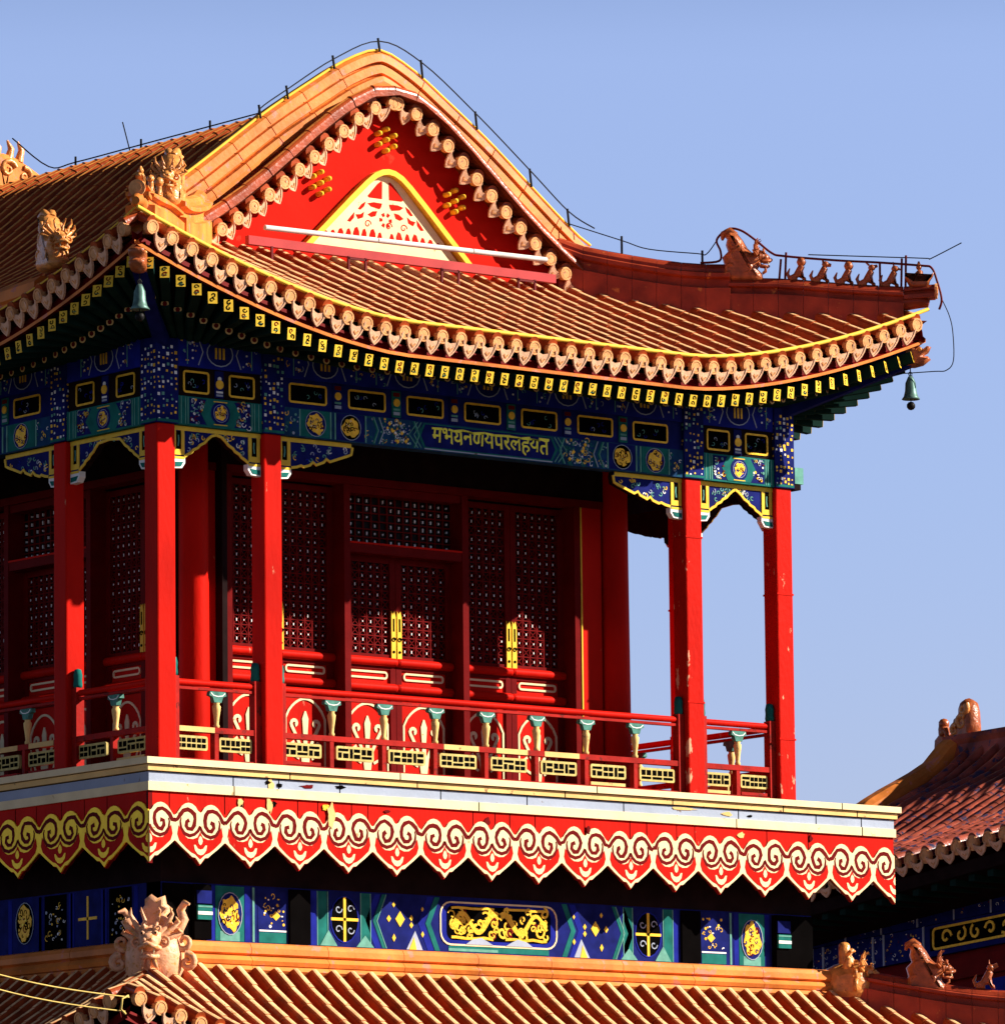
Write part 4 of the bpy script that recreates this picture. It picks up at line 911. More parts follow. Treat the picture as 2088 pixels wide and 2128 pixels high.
q.fbox(fr, 4.2, 5.84, B0 + .005, B0 + .075, 0, .004, GREEN); q.fbox(fr, 4.2, 5.0, B0 + .01, B0 + .045, .004, .006, LGREEN)
rr = random.Random(9)
q.prism(fr, rrect(4.17, 5.87, B0 + .15, B1 - .09, .10), .004, .007, BLACK)
for s in (-1, 1):
    wave = [(5.02 + s * x, C0 + .04 + .12 * math.sin(x * 12 + .6)) for x in [i * .03 for i in range(27)]]
    q.ribbon(fr, wave, [.085 - .045 * i / 26 for i in range(27)], .007, .016, GOLD)
    for k in range(26):
        x = rr.uniform(.02, .80); z = C0 + .04 + rr.uniform(-.17, .17); m_ = rr.choice([GOLD, GOLD, YEL, GOLD, DRED])
        q.ribbon(fr, [(5.02 + s * (x + a_), z + b_) for a_, b_ in spiral(0, 0, rr.uniform(.04, .085), .012, rr.uniform(0, 6), rr.choice([-1.0, .8, 1.2]), 11)], rr.uniform(.016, .034), .007, rr.uniform(.011, .015), m_)
    q.ribbon(fr, [(5.02 + s * x, B1 - .115 + rr.uniform(-.008, .008)) for x in (.08, .2, .32, .44, .56, .68, .78)], .03, .007, .013, GOLD); q.ribbon(fr, [(5.02 + s * x, B0 + .185 + rr.uniform(-.01, .01)) for x in (.1, .25, .4, .55, .7, .78)], .035, .007, .013, GOLD)
for s in (-1, 1):
    q.prism(fr, [(5.02 + s * x, B0 + .10 + z) for x, z in ((.1, 0), (.55, 0), (.45, .06), (.3, .09), (.2, .05))], .013, .017, GREY)
q.build("painted_ornament", o)
frl = left(-.3)
b = MB(); b.fbox(frl, -13.2, .297, -2.12, -1.401, -.2, .0, DBLUE); o = b.build("lower_frieze", PAV); q = MB()
for v, kind in ((2.62, 'm'), (1.95, 'p'), (1.25, 'x'), (.55, 'p'), (4.0, 'm'), (5.2, 'x'), (7, 'm'), (9, 'x')):
    a = -v
    for e in (-.33, .33): q.fbox(frl, a + e - .04, a + e + .04, B0, B1, 0, .004, BLUE)
    if kind == 'm': roundel(q, frl, a, C0 + .03, .2, .004, BLACK, .27, seed=int(v * 10))
    elif kind == 'x': q.fbox(frl, a - .018, a + .018, C0 - .26, C0 + .28, 0, .008, GOLD); q.fbox(frl, a - .2, a + .2, C0 - .018, C0 + .018, 0, .008, GOLD)
    else: q.fbox(frl, a - .24, a + .24, B0, B1, 0, .004, BLACK); floral(q, frl, a - .2, a + .2, B0 + .1, B1 - .1, .004, 26, int(v * 7), [GOLD, WHITE, YEL, GREY])
q.fbox(frl, -13.0, .2, B0 - .03, B0 - .005, 0, .02, GREY)
q.build("painted_ornament", o)

# lower roof skirt
LE0 = 2.0                        # distance of the eave beyond the wall line
LX0, LX1, LYY0, LYY1 = -2.28, 2 * CXm + 2.28, -2.28, 2 * CYm + 2.28
LPROF = [(0, -3.58), (.5, -3.33), (1.0, -3.02), (1.4, -2.74), (1.7, -2.50)]
def lroofz(s, d): return interp(LPROF, d) + .66 * max(0, 1 - max(s, 0) / 3.2) ** 1.8 * max(0, 1 - (d / 1.9) ** 2)
LS = {'front': (Fr((LX0, LYY0, 0), Xv, Zv, -Yv), LX1 - LX0, Yv), 'left': (Fr((LX0, LYY1, 0), -Yv, Zv, -Xv), LYY1 - LYY0, Xv),
      'right': (Fr((LX1, LYY0, 0), Yv, Zv, Xv), LYY1 - LYY0, -Xv), 'back': (Fr((LX1, LYY1, 0), -Xv, Zv, Yv), LX1 - LX0, -Yv)}
for sn, (fr, L, inw) in LS.items():
    mb = MB(); ex = fr.ex; sp = .295; n = int(L / sp); off = (L - (n - 1) * sp) / 2; nd = 6
    def P(s, d, dz=0): q_ = fr.o + ex * s + inw * d; return Vector((q_.x, q_.y, lroofz(min(s, L - s), d) + dz))
    ss = [0.0] + [off + sp * (i + .5) for i in range(n - 1)] + [L]
    for i in range(len(ss) - 1):
        la, lb = [min(1.7, ss[k], L - ss[k]) for k in (i, i + 1)]; vs = []
        for j in range(nd + 1): vs += [P(ss[i], la * j / nd, -.03), P(ss[i + 1], lb * j / nd, -.03)]
        mb.add(vs, [(2 * j, 2 * j + 1, 2 * j + 3, 2 * j + 2) for j in range(nd)], PAN)
    ends = MB()
    for i in range(n):
        s = off + sp * i; dm = min(1.66, s, L - s)
        if dm < .12: continue
        k = max(1, int(round(dm / .34))); tile_row(mb, [P(s, dm * j / k) for j in range(k + 1)], ex, TILE)
        eave_end(ends, P(s, 0), ex, (-inw - Zv * .12).normalized(), TEND)
        if i < n - 1: drip(ends, P(s + sp / 2, 0, -.065) - inw * .03, ex, -inw, TEND)
    o = mb.build("lower_roof_slope", PAV); ends.build("eave_tile_ends", o)
    f = MB(); q_ = [L * i / 30 for i in range(31)]; A = [P(s, .1, -.2) for s in q_]; B = [P(s, .05, -.33) for s in q_]; I = [fr.o + ex * min(max(s, 1.9), L - 1.9) + inw * 1.95 + Zv * -3.4 for s in q_]
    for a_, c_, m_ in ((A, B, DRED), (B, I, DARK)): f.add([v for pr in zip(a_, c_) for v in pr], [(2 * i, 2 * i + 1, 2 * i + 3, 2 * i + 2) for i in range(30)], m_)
    f.build("eave_board", o)
def lower_ridge(fr, a0, a1):
    b = MB(); k = 9
    for i in range(k):
        x0 = a0 + (a1 - a0) * i / k; x1 = a0 + (a1 - a0) * (i + 1) / k - .008
        b.sweep([fr(x0, -2.13), fr(x1, -2.13)], fr.n, Zv, [(-.4, -.5), (-.4, 0), (-.05, 0), (.02, -.02), (.05, -.07), (.05, -.14), (.0, -.165), (.03, -.18), (.075, -.23), (.05, -.28), (.02, -.285), (.06, -.30), (.09, -.345), (.06, -.38), (.02, -.39), (.05, -.40), (.05, -.5)], RIDGE)
    b.build("lower_ridge", PAV)
lower_ridge(front(-.58), -.35, 10.4); lower_ridge(left(-.58), -13.4, .35); lower_ridge(right(10.62), -.35, 13.4)
def lhip(cx, cy, sx, sy):
    d = Vector((-sx, -sy, 0)).normalized(); sd_ = d.cross(Zv); b = MB(); w_, hh = .28, .30
    tab = [(0, -2.46), (.5, -2.40), (1.0, -2.28), (1.7, -2.08)]
    for i in range(7):
        P_ = [Vector((cx, cy, 0)) + d * x * math.sqrt(2) + Zv * interp(tab, x) for x in (1.7 * i / 7, 1.7 * (i + .985) / 7)]
        pr = [(-w_ * .66, -hh - .45), (-w_ * .66, -hh * .80), (-w_ * .40, -hh * .76), (-w_ * .36, -hh * .50), (-w_ * .62, -hh * .44), (-w_ * .62, -hh * .32), (-w_ * .36, -hh * .26), (-w_ * .36, -.07), (-w_ * .24, -.02), (0, .01)]
        b.sweep(P_, sd_, Zv, pr + [(-a, c) for a, c in pr[-2::-1]], RIDGE_SHADE)
    b.build("lower_hip_ridge", PAV)
lhip(LX1, LYY0, 1, -1); lhip(LX1, LYY1, 1, 1); lhip(LX0, LYY1, -1, 1)

# ================================================================== ornaments that stand on the roofs
def face(t, fr, x, z, k, m):
    """Chinese dragon face looking along +a: muzzle, nostrils, bulging eyes, brow and cheek curls, lips, jaw, fangs, swept ears."""
    g = lambda a, b, c=0.0: fr(x + a * k, z + b * k, c * k); sc = fr.ex.length
    q = MB(); q.ball(g(.10, -.02), .13 * k * sc, m, 12); q.ball(g(-.02, .03), .17 * k * sc, m, 12)
    q.tube([g(.05, -.10, -.14), g(.18, -.10, -.12), g(.26, -.06, 0), g(.18, -.10, .12), g(.05, -.10, .14)], [.03 * k * sc, .035 * k * sc, .045 * k * sc, .035 * k * sc, .03 * k * sc], m, 7); q.build("muzzle", t)
    q = MB(); q.tube([g(-.02, -.20, -.12), g(.14, -.23, -.09), g(.20, -.22, 0), g(.14, -.23, .09), g(-.02, -.20, .12)], .035 * k * sc, m, 7)
    for c in (-.08, .08): q.tube([g(.19, -.12, c), g(.20, -.19, c)], [.018 * k * sc, .004], CREAM, 5)
    for c in (-.06, 0, .06): q.tube([g(.12, -.24, c), g(.12, -.34, c * 1.6), g(.04, -.40, c * 2.0)], [.035 * k * sc, .028 * k * sc, .006], m, 6)
    q.build("jaw", t)
    q = MB()
    for c in (-1, 1):
        q.ball(g(.10, .10, c * .09), .042 * k * sc, m, 9); q.ball(g(.135, .10, c * .095), .017 * k * sc, BLACK, 7); q.ball(g(.21, .0, c * .05), .032 * k * sc, m, 8)
    q.build("eyes", t)
    q = MB()
    for c in (-1, 1):
        for (py, pz, r_, tn, px_) in ((.12, .17, .06, 1.2, .08), (.19, -.02, .085, -1.3, .0), (.17, -.16, .06, 1.2, -.02)):
            q.tube([g(px_, pz + b_, c * (py + a_)) for a_, b_ in spiral(0, 0, r_, .01, 2.2, tn, 12)], [(.030 - .0016 * e) * k * sc for e in range(13)], m, 6)
        for e, (h_, o_) in enumerate(((.34, .20), (.26, .30), (.14, .34))):
            q.tube([g(-.05, .10 - .06 * e, c * .12), g(-.12, .12 + h_ * .4 - .05 * e, c * (.12 + o_ * .55)), g(-.10 - .03 * e, .10 + h_ * .8 - .04 * e, c * (.12 + o_ * .85)), g(-.04, .12 + h_ - .05 * e, c * (.12 + o_ * .75))], [.045 * k * sc, .04 * k * sc, .028 * k * sc, .006], m, 7)
    q.build("mane_curls", t)
    q = MB()
    for c in (-1, 1): q.tube([g(-.02, .16, c * .06), g(-.10, .30, c * .09), g(-.06, .42, c * .13), g(.02, .46, c * .12)], [.034 * k * sc, .028 * k * sc, .018 * k * sc, .004], m, 7)
    q.build("horns", t)
def beast(name, label, cat, o, d, m, sc=1.0, group=None, head=.55):
    """Roof-ridge beast: carved block with swept mane and a dragon face; d = the way it looks."""
    d = Vector(d).normalized(); t = thing(name, label, cat, o, group); fr = Fr(o, d * sc, Zv * sc, d.cross(Zv) * sc)
    b = MB()
    b.solid(fr, [(-.30, -.05), (.28, -.05), (.26, .06), (.20, .12), (.24, .20), (.26, .28), (.20, .36), (.12, .36), (.06, .42), (.0, .53), (-.07, .62), (-.16, .67), (-.27, .62), (-.22, .55), (-.24, .47), (-.21, .38), (-.29, .30), (-.26, .18), (-.32, .08)], .28, m)
    b.build("body", t); q = MB()
    for s in (-1, 1):
        q.tube([fr(-.1, .60, s * .02), fr(-.18, .66, s * .05), fr(-.27, .62, s * .06), fr(-.29, .55, s * .06)], [.05 * sc, .055 * sc, .04 * sc, .015], m, 7)
        for (cx_, cz_, r_, tn) in ((-.08, .30, .10, 1.3), (.04, .12, .08, -1.2), (-.17, .12, .07, 1.1), (-.12, .47, .06, -1.1)):
            q.tube([fr(a_, c_, s * .12) for a_, c_ in spiral(cx_, cz_, r_, .012, 1.0, tn, 14)], [(.034 - .0016 * k) * sc for k in range(15)], m, 6)
    q.build("mane", t)
    face(t, fr, .24, .28, head, m)
    return t
Rp = lambda a, z, side=1: Vector(((EX1 - a) if side > 0 else (EX0 + a), EY0 + a, z))
beast("roof_beast", "brown glazed beast on the right hip ridge, behind small figures", "roof ornament", Rp(1.74, 7.22), (1, -1, 0), DBEAST, .98)
def figure(kind, label, p, d, m, hgt=.3):
    """Small seated roof figure; kind varies head and tail."""
    d = Vector(d).normalized(); t = thing("roof_figure", label, "roof figurine", p, "small glazed figures along the right hip ridge"); k = hgt / .3
    fr = Fr(p, d * k, Zv * k, d.cross(Zv) * k); b = MB()
    if kind == 'rider':
        b.solid(fr, [(-.12, 0), (.12, 0), (.14, .08), (.18, .14), (.20, .20), (.14, .17), (.10, .12), (.06, .14), (.05, .22), (.0, .25), (-.05, .2), (-.08, .12), (-.15, .18), (-.17, .24), (-.19, .14)], .12, m); b.ball(fr(.0, .27, 0), .04, m, 8)
    else:
        b.solid(fr, [(-.13, -.01), (-.02, -.01), (-.02, .03), (.02, .05), (.045, .0), (.095, -.01), (.09, .03), (.065, .05), (.055, .12), (.075, .17), (.05, .21), (.0, .21), (-.03, .16), (-.07, .09), (-.13, .06)], .09, m)
        b.ball(fr(.045, .235, 0), .052, m, 8, (1, 1, .9))
    b.build("body", t); q = MB()
    if kind == 'dog': q.tube([fr(.06, .23, 0), fr(.12, .22, 0)], [.035, .022], m, 7); q.tube([fr(.02, .26, 0), fr(.0, .31, 0)], [.02, .006], m, 6)
    elif kind == 'lion': q.ball(fr(.03, .24, 0), .066, m, 9)
    elif kind == 'bird': q.tube([fr(.08, .235, 0), fr(.14, .215, 0)], [.022, .006], m, 6); q.tube([fr(.03, .27, 0), fr(.02, .33, 0)], [.014, .005], m, 5)
    elif kind == 'horse': q.tube([fr(.06, .24, 0), fr(.13, .27, 0)], [.034, .03], m, 7); q.tube([fr(.03, .28, 0), fr(.03, .33, 0)], [.012, .004], m, 5)
    elif kind == 'dragon': q.tube([fr(.06, .24, 0), fr(.12, .26, 0)], [.03, .02], m, 6); q.tube([fr(.01, .27, 0), fr(-.05, .32, 0)], [.018, .005], m, 6)
    else: q.tube([fr(.0, .3, 0), fr(.0, .35, 0)], [.03, .01], m, 6)
    q.build("head", t); q = MB()
    if kind != 'rider': q.tube([fr(-.12, .02, 0), fr(-.15, .09, 0), fr(-.12, .16, 0)], [.028, .025, .008], m, 6); q.build("tail", t)
    return t
FG = [('lion', 1.21, "small roof figure with a shaggy round head, the one next to the large hip beast"), ('dog', .99, "small seated roof figure with a dog snout, second from the large hip beast"),
      ('lion', .76, "round-headed roof figure sitting in the middle of the row on the right hip"), ('dragon', .55, "lean roof figure raising a pointed head, third from the corner of the right hip"),
      ('bird', .33, "beaked roof figure just behind the rider at the corner of the right hip"), ('rider', .07, "rider figure at the outermost tip of the right hip ridge")]
for kd, a, lb in FG: figure(kd, lb, Rp(a, interp(HT, a)), (1, -1, 0), DBEAST, .31)
# left front hip, seen head-on
beast("roof_beast", "golden beast on the left front corner ridge, horned head facing the viewer", "roof ornament", Rp(1.9, 7.26, -1), (-1, -1, 0), BEAST, 1.05)
for kd, a, lb in (('lion', 1.25, "small amber figure on the left front hip, in front of the golden horned beast"), ('dog', .8, "small amber figure on the left front hip, halfway to the corner"), ('rider', .25, "small amber rider at the tip of the left front hip")):
    f_ = figure(kd, lb, Rp(a, interp(HT, a), -1), (-1, -1, 0), BEAST, .22); f_["group"] = "small glazed figures on the left front hip"
beast("roof_beast", "golden beast with pointed crest ending the spur ridge on the shaded left slope", "roof ornament", (-.95, 1.05, 6.42), (-.25, -1, 0), BEAST, 1.05)

def corner_dragon(label, o, d, m, sc=1.0):
    """Ridge-end dragon of the lower roof: swollen body swallowing the ridge, dragon face, leaf crest and scrolling fins."""
    d = Vector(d).normalized(); t = thing("ridge_dragon", label, "roof ornament", o, "dragons at the ends of the lower ridge"); fr = Fr(o, d * sc, Zv * sc, d.cross(Zv) * sc); b = MB()
    b.solid(fr, [(-.46, -.46), (.20, -.54), (.34, -.36), (.38, -.10), (.28, .10), (.12, .22), (-.08, .26), (-.3, .2), (-.46, .12)], .66, m, .26); b.build("body", t)
    q = MB(); cr_ = Fr(fr(-.12, .2, 0), fr.n, fr.ey, fr.ex)
    q.solid(cr_, [(-.14, -.1), (.14, -.1), (.18, .05), (.12, .12), (.19, .20), (.13, .27), (.13, .34), (.05, .40), (-.02, .35), (-.11, .38), (-.13, .28), (-.20, .22), (-.12, .14), (-.19, .06)], .2, m, .2)
    for s, h_ in ((-1, .44), (1, .36)):
        q.tube([fr(-.08, .12, s * .22), fr(-.02, .30, s * .34), fr(-.06, h_ - .04, s * .30), fr(0, h_ + .04, s * .36), fr(.04, h_ + .02, s * .42)], [.085 * sc, .065 * sc, .05 * sc, .04 * sc, .015], m, 8)
        for (py, pz, r_, tn) in ((.36, .02, .13, 1.3), (.40, -.22, .10, -1.2), (.26, .14, .09, 1.1)):
            q.tube([fr(.10, pz + b_, s * (py + a_)) for a_, b_ in spiral(0, 0, r_, .02, 1.8, tn, 14)], [(.05 - .0022 * e) * sc for e in range(15)], m, 7)
    q.build("crest", t)
    face(t, fr, .30, .02, .85, m)
    return t
corner_dragon("pale pink and gold dragon swallowing the near left end of the lower ridge", (-.66, -.66, -2.22), (-1, -1, 0), mat("pale_pink_glazed_ceramic", (0.74, 0.37, 0.20), 0.4, spec=0.2, var=0.25, scale=6, c2=(0.62, 0.27, 0.07), thr=0.56, bump=0.5, bscale=20), 1.05)
corner_dragon("dark amber dragon at the right end of the lower ridge, below the scalloped apron", (10.72, -.66, -2.2), (1, -1, 0), BEAST, .74)
beast("roof_beast", "dark brown beast low on the lower right hip ridge, near the frame edge", "roof ornament", (11.42, -1.37, -2.40), (1, -1, 0), DBEAST, .95)
t_ = figure('horse', "dark seated figure beside the low brown beast on the lower right hip", Vector((11.98, -1.93, -2.40)), (1, -1, 0), DBEAST, .34); t_["group"] = "figures on the lower right hip"

# ---- wind bells
def bell(label, top, drop):
    x, y, z = top; t = thing("wind_bell", label, "bell", (x, y, z - drop - .4), "bronze bells under the roof corners")
    b = MB(); zb = z - drop
    b.lathe([(0, 0), (.03, 0), (.045, -.03), (.07, -.09), (.078, -.2), (.095, -.27), (.125, -.31), (.118, -.315), (.08, -.28)], (x, y, zb), BRONZE, 16); b.build("bell_body", t)
    b = MB(); b.tube([(x, y, z), (x, y, zb)], .008, IRON, 6); b.tube([(x + .03 * math.cos(i * .6), y, zb + .03 + .03 * math.sin(i * .6)) for i in range(11)], .008, IRON, 5); b.build("hanger", t)
    b = MB(); b.tube([(x, y, zb - .1), (x, y, zb - .36)], .006, IRON, 5); b.ball((x, y, zb - .40), .06, IRON, 10); b.build("clapper", t)
bell("verdigris bell hanging under the left corner eave against the dark soffit", (-1.33, -1.33, 6.02), .22)
bell("verdigris bell hanging free under the right corner eave against the sky", (2 * CXm + 1.33, -1.33, 6.0), .18)

# ---- lightning conductors
def wire(name, label, cat, pts, r, posts=(), m=IRON, smooth=True, group=None):
    t = thing(name, label, cat, pts[0], group); b = MB(); P_ = []
    for i in range(len(pts) - 1):
        p0, p1, p2, p3 = [Vector(pts[max(0, min(len(pts) - 1, k))]) for k in (i - 1, i, i + 1, i + 2)]
        for j in range(5):
            u = j / 5; P_.append(.5 * ((2 * p1) + (p2 - p0) * u + (2 * p0 - 5 * p1 + 4 * p2 - p3) * u * u + (3 * p1 - p0 - 3 * p2 + p3) * u**3) if smooth else p1.lerp(p2, u))
    P_.append(Vector(pts[-1])); b.tube(P_, r, m, 6); b.build("conductor", t)
    for a_, c_ in posts: q = MB(); q.tube([a_, c_], .016, m, 6); q.build("support_rod", t)
    return t
H = lambda a, z: Rp(a, z)
og = lambda t: (CXm + t, 2.2, interp(OUT, abs(t)))
gp = [-2.0, -1.55, -.78, -.02, .7, 1.62, 2.55, 3.2]
wire("lightning_wire", "thin black wire following the gable ridge over the apex on short rods", "lightning wire",
     [(3.01, 2.0, 8.95)] + [(CXm + t, 2.0, interp(OUT, abs(t)) + (.12 if t < .3 else .19)) for t in gp] + [(8.5, 1.8, 8.0)], .009, [((CXm + t, 2.0, interp(OUT, abs(t)) - .02), (CXm + t - .03, 2.0, interp(OUT, abs(t)) + (.16 if t < .3 else .23))) for t in gp])
wire("lightning_wire", "thin wire sagging from the gable foot to the brown beast on the right hip", "lightning wire",
     [H(3.42, 8.05), H(2.9, 7.79), H(2.64, 7.66), H(2.18, 7.58), H(2.09, 7.57), H(1.99, 7.75)], .008, [(H(2.9, 7.5), H(2.9, 7.85)), (H(2.13, 7.40), H(2.13, 7.62))])
wire("lightning_rail", "maroon pipe running over the beast and figures and curling down at the right corner", "lightning rail",
     [H(2.15, 7.45), H(1.97, 7.47), H(1.955, 7.6), H(1.99, 7.76), H(1.88, 7.9), H(1.76, 7.88), H(1.62, 7.74), H(1.47, 7.56), H(1.35, 7.51), H(.85, 7.43), H(.46, 7.385), H(.05, 7.325), H(-.05, 7.29), H(-.10, 7.11), H(-.14, 6.86), H(-.115, 6.72)], .017,
     [(H(1.345, 7.15), H(1.33, 7.56)), (H(1.40, 7.18), H(1.38, 7.47)), (H(.20, 7.03), H(.19, 7.47)), (H(.44, 7.05), H(.44, 7.38)), (H(.24, 7.04), H(.23, 7.43))], RAILM)
wire("lightning_wire", "fine wire along the top of the right hip ending in a spike against the sky", "lightning wire", [H(1.12, 7.52), H(.32, 7.45), H(.19, 7.44), H(-.02, 7.42), H(-.05, 7.42), H(-.34, 7.62)], .008)
wire("lightning_wire", "fine wire loop hanging past the right roof corner down to the bell", "lightning wire", [H(-.145, 6.85), H(-.21, 6.63), H(-.24, 6.4), H(-.24, 6.02), H(-.17, 5.89), H(-.05, 5.88), H(.3, 5.86)], .007)
cp = [2.9, 4.2, 5.84, 7.46, 9.04]
wire("lightning_wire", "thin wire along the crest of the shaded left roof slope on short rods", "lightning wire", [(CXm, 2.6, 9.78)] + [(CXm, y, 9.66) for y in cp] + [(CXm, 9.7, 9.7), (CXm, 10.6, 10.25)], .010, [((CXm, y, 9.45), (CXm, y, 9.74)) for y in cp])
wire("lightning_spike", "lone thin spike leaning over the crest of the left roof slope", "lightning spike", [(CXm, 7.72, 9.6), (CXm, 7.9, 10.05)], .009)
b = MB(); b.tube([(CXm, 2.3, 9.56), (CXm, 10.6, 9.56)], .05, IRON, 8); b.build("crest_strip", PAV)

# ---- yellow cables at lower left
for lb, p, q in (("upper of two yellow cables slanting across the shaded lower left roof", (-5.5, -2.4, -2.50), (-2.30, -2.42, -3.02)), ("lower of two yellow cables slanting across the shaded lower left roof", (-5.5, -2.4, -2.67), (-2.36, -2.42, -3.19))):
    b = MB(); P_ = [Vector(p).lerp(Vector(q), i / 12) - Zv * .10 * math.sin(math.pi * i / 12) for i in range(13)]; b.tube(P_, .009, CABLE, 6); o = b.build("cable"); tag(o, lb, "cable", "yellow cables")
b = MB(); b.tube([(-2.32, -2.43, -3.0), (-2.42, -2.45, -3.04), (-2.44, -2.45, -3.17), (-2.36, -2.43, -3.22)], .013, CABLE, 6); o = b.build("cable_clamp"); tag(o, "pale yellow clamp joining the two cables at the lower left roof corner", "clamp")

# ================================================================== hall behind on the right
K = 1.5995
er = Vector((0, 1, 0)); ed = Vector((-1, 0, 0)); R0 = Vector((40.0, 28.92, 4.97)); DW = 4.2 * K; TIL = .10
HALL = thing("background_hall", "second hall behind on the right with a dark glazed roof seen in shade", "hall", R0 - er * 6 + ed * 3 - Zv * 15)
HP = [(0, 0), (.5 * K, -.40 * K), (1.43 * K, -.86 * K), (2.6 * K, -1.52 * K), (3.5 * K, -1.90 * K), (4.2 * K, -2.18 * K)]
def hz(d, t=9): return R0.z + interp(HP, d) + TIL * t * (.25 + .85 * d / DW)
def hp(t, d, dz=0): p = R0 - er * t + ed * d; return Vector((p.x, p.y, hz(d, t) + dz))
HLEN = 14.0
mb = MB(); sp = .42; n = int(HLEN / sp); k = 12
for i in range(n):
    t = .5 + sp * i; tile_row(mb, [hp(t, DW * j / k) for j in range(k + 1)][::-1], er, PLUM, .115, crown=PLUM)
vs = []
for j in range(k + 1):
    for t in (-.4, HLEN): vs.append(hp(t, DW * j / k, -.05))
mb.add(vs, [(j * 2, j * 2 + 1, j * 2 + 3, j * 2 + 2) for j in range(k)], PLUM)
vs = [hp(-.4, 0), hp(HLEN, 0), hp(HLEN, 0) - ed * 8 - Zv * 4.3, hp(-.4, 0) - ed * 8 - Zv * 4.3]; mb.add(vs, [(0, 1, 2, 3)], PLUM)
rs = mb.build("roof_slope", HALL); e = MB()
for i in range(n):
    t = .5 + sp * i; eave_end(e, hp(t, DW), er, (ed - Zv * .1).normalized(), TEND, r=.145); drip(e, hp(t + sp / 2, DW + .05, -.1), er, ed, TEND, .21)
    if i % 2 == 0: e.sweep([hp(t - .1, DW - 1.0, .10), hp(t + .5, DW - .55, .12)], er, Zv, [(-.2, 0), (0, .07), (.2, 0)], RIDGE)
e.build("eave_tile_ends", rs); e = MB(); vs = []
for t in (-.4, HLEN):
    for dd, dz in ((DW - .1, -.28), (DW - .15, -.5), (DW - 1.9, -.7), (DW - 1.9, -1.2)): vs.append(hp(t, dd) + Zv * (dz + (hz(DW, t) - hz(dd, t))))
e.add(vs, [(q_, q_ + 1, q_ + 5, q_ + 4) for q_ in range(3)], DARK); e.build("eave_board", rs)
for i in range(int(HLEN / .5)):
    e = MB(); a_, c_ = hp(.3 + .5 * i, DW - .25), hp(.3 + .5 * i, DW - 1.9); a_.z -= .62; c_.z = a_.z + .0; e.bar(a_, c_, .16, .18, RAFT); e.build("rafter", HALL)
e = MB(); e.sweep([hp(t, 0, .32) for t in (-.2, HLEN)], ed, Zv, [(-.3, -.9), (-.3, -.1), (-.2, 0), (.2, 0), (.25, -.1), (.2, -.2), (.3, -.5), (.3, -.9)], PLUM); e.build("main_ridge", HALL)
e = MB(); pts = [hp(-.05, DW * .93 * j / 16, .40) for j in range(17)]
e.sweep(pts, er, Zv, [(-.24, -.6), (-.24, -.1), (-.12, 0), (.12, 0), (.26, -.12), (.26, -.5), (.36, -.6), (.36, -.9)], RIDGE); e.build("gable_ridge", HALL)
e = MB(); vs = []
for j in range(15): p = hp(-.55, DW * .9 * j / 14); vs += [p - Zv * .05, Vector((p.x, p.y, R0.z - 12))]
e.add(vs, [(2 * j, 2 * j + 1, 2 * j + 3, 2 * j + 2) for j in range(14)], WALLRED); e.build("gable_wall", HALL)
WD = 3.0 * K; hf = Fr(R0 + ed * WD, -er + Zv * .07, Zv, ed); zT, zM, zL = -2.32 * K, -2.62 * K, -2.98 * K
e = MB(); e.fbox(hf, -.2, HLEN, -12, -1.6 * K, -.4, 0, DRED); e.build("wall", HALL)
e = MB(); e.fbox(hf, -.2, HLEN, zM + .02, zT, 0, .1, DBLUE); e.fbox(hf, -.2, HLEN, zL, zM, 0, .14, DBLUE); o = e.build("frieze", HALL); q = MB()
floral(q, hf, .5, HLEN - .5, zM + .08, zT - .05, .1, 200, 3, [GOLD, BLUE, WHITE, GREY, DRED]); floral(q, hf, .3, 4.2, zL + .06, zM - .05, .14, 150, 4, [GOLD, YEL, GREY, WHITE, DRED])
for i in range(14): q.fbox(hf, i * 1.0 + .1, i * 1.0 + .13, zM + .02, zT, .1, .12, GREY)
for a_ in (1.2, 1.5, 2.9, 3.2, 4.3): q.fbox(hf, a_, a_ + .04, zL, zM, .14, .16, GREY)
q.fbox(hf, 4.5, HLEN - 1, zL + .1, zM - .06, .14, .15, BLACK); q.ribbon(hf, rrect(4.6, HLEN - 1.1, zL + .12, zM - .08, .08), .045, .15, .17, GOLD, True)
for i in range(20): q.ribbon(hf, spiral(4.95 + i * .4, (zL + zM) / 2 + .02, .15, .04, i, .9 * (-1) ** i, 9), .05, .15, .17, GOLD)
q.build("painted_ornament", o)
e = MB(); e.fbox(hf, -.2, HLEN, zL - .5, zL - .12, 0, .12, DRED); e.build("lower_beam", HALL)
for a_ in (5.6, 7.2): e = MB(); e.fbox(hf, a_, a_ + 1.2, zL - 2.2, zL - .6, 0, .06, BLUE); e.build("painted_panel", HALL)
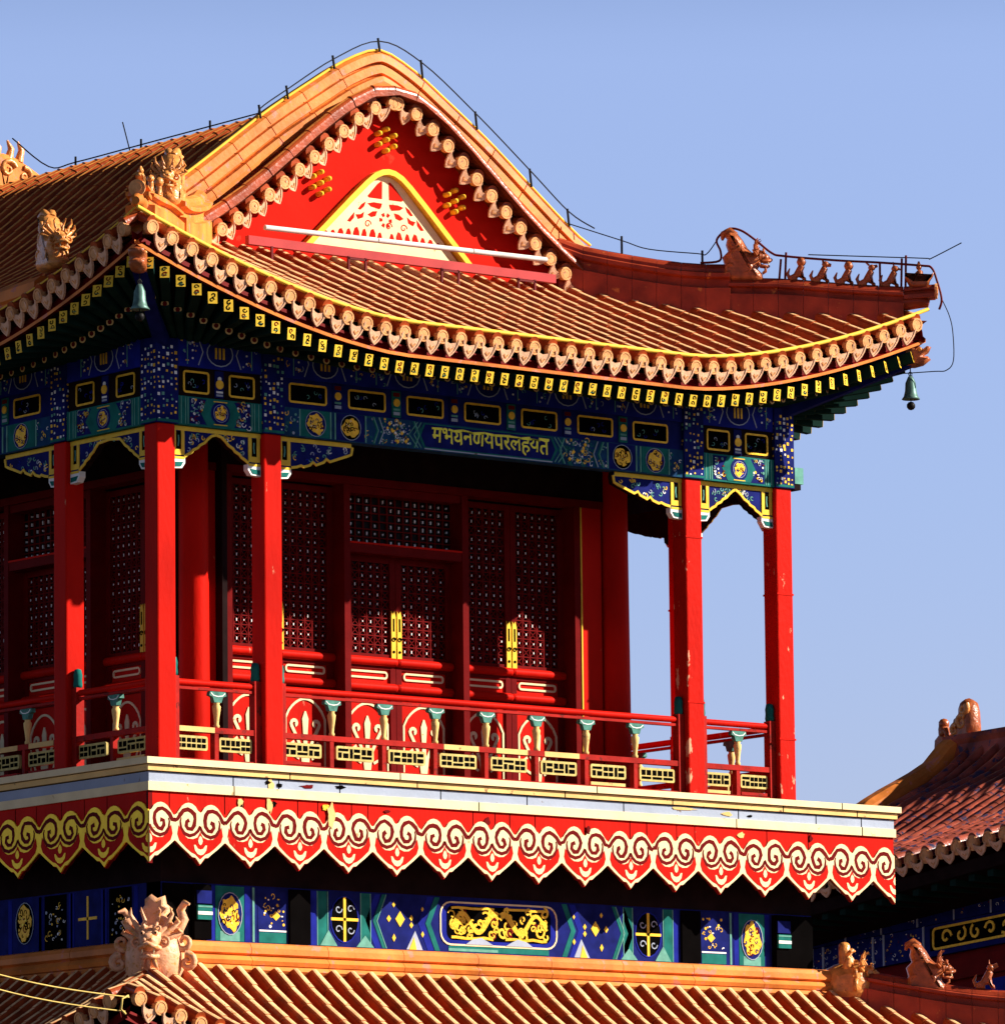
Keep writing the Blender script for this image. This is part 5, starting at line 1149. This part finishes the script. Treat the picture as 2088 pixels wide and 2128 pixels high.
# ridge-end ornament of the hall
o0 = R0 + Zv * .34 - er * .25
t = thing("ridge_ornament", "tall rounded amber ornament at the ridge end of the shaded hall", "roof ornament", o0, "ornaments at the ridge end of the hall behind"); fr = Fr(o0, -er * .40, Zv * .40, ed * .42); b = MB()
b.solid(fr, [(-.75, -.3), (.75, -.3), (.8, .4), (.75, 1.1), (.6, 1.55), (.25, 1.75), (-.1, 1.62), (-.3, 1.25), (-.28, .95), (-.6, .85), (-.72, .5)], .9, DBEAST); b.build("body", t)  # shade put into the colour: brown body against amber curls
b = MB()
for cx_, cz_, r_, tn in ((.15, .55, .38, 1.3), (.3, 1.2, .28, -1.2), (-.35, .2, .28, 1.1)): b.tube([fr(a_, c_, .42) for a_, c_ in spiral(cx_, cz_, r_, .05, .8, tn, 16)], [.07 - .003 * q_ for q_ in range(17)], BEAST, 7)
b.build("curl", t)
o1 = R0 + er * .40 + Zv * .20
t = thing("ridge_ornament", "smaller dark seated figure behind the rounded ornament on the hall ridge", "roof ornament", o1, "ornaments at the ridge end of the hall behind"); fr = Fr(o1, -er * .40, Zv * .42, ed * .42); b = MB()
b.solid(fr, [(-.55, -.5), (.5, -.5), (.5, .2), (.32, .35), (.3, .75), (.12, .98), (-.15, .95), (-.25, .7), (-.22, .45), (-.5, .25)], .55, DBEAST); b.build("body", t)
b = MB(); b.ball(fr(.02, .95, 0), .11, DBEAST, 10); b.tube([fr(.1, .5, .2), fr(.5, .6, .3), fr(.55, .2, .25)], [.08, .07, .03], DBEAST, 7); b.build("head", t)
wire("lightning_wire", "thin wire rising from the hall ridge to the right edge of the sky", "lightning wire", [R0 - er * 1.55 + Zv * .62, R0 - er * 2.55 + Zv * 1.85, R0 - er * 6.3 + Zv * 6.6], .013, smooth=False)
wire("lightning_wire", "thin slack wire on short rods along the ridge of the hall behind", "lightning wire", [R0 - er * 1.5 + Zv * .8, R0 - er * 4 + Zv * .62, R0 - er * 9 + Zv * .85], .016, [(R0 - er * 1.5 + Zv * .3, R0 - er * 1.5 + Zv * .85)])
beast("roof_beast", "small golden beast peeking over the right end of the cornice", "roof ornament", hp(-.1, DW * .93, .35), (-1, 0, 0), BEAST, 1.2)
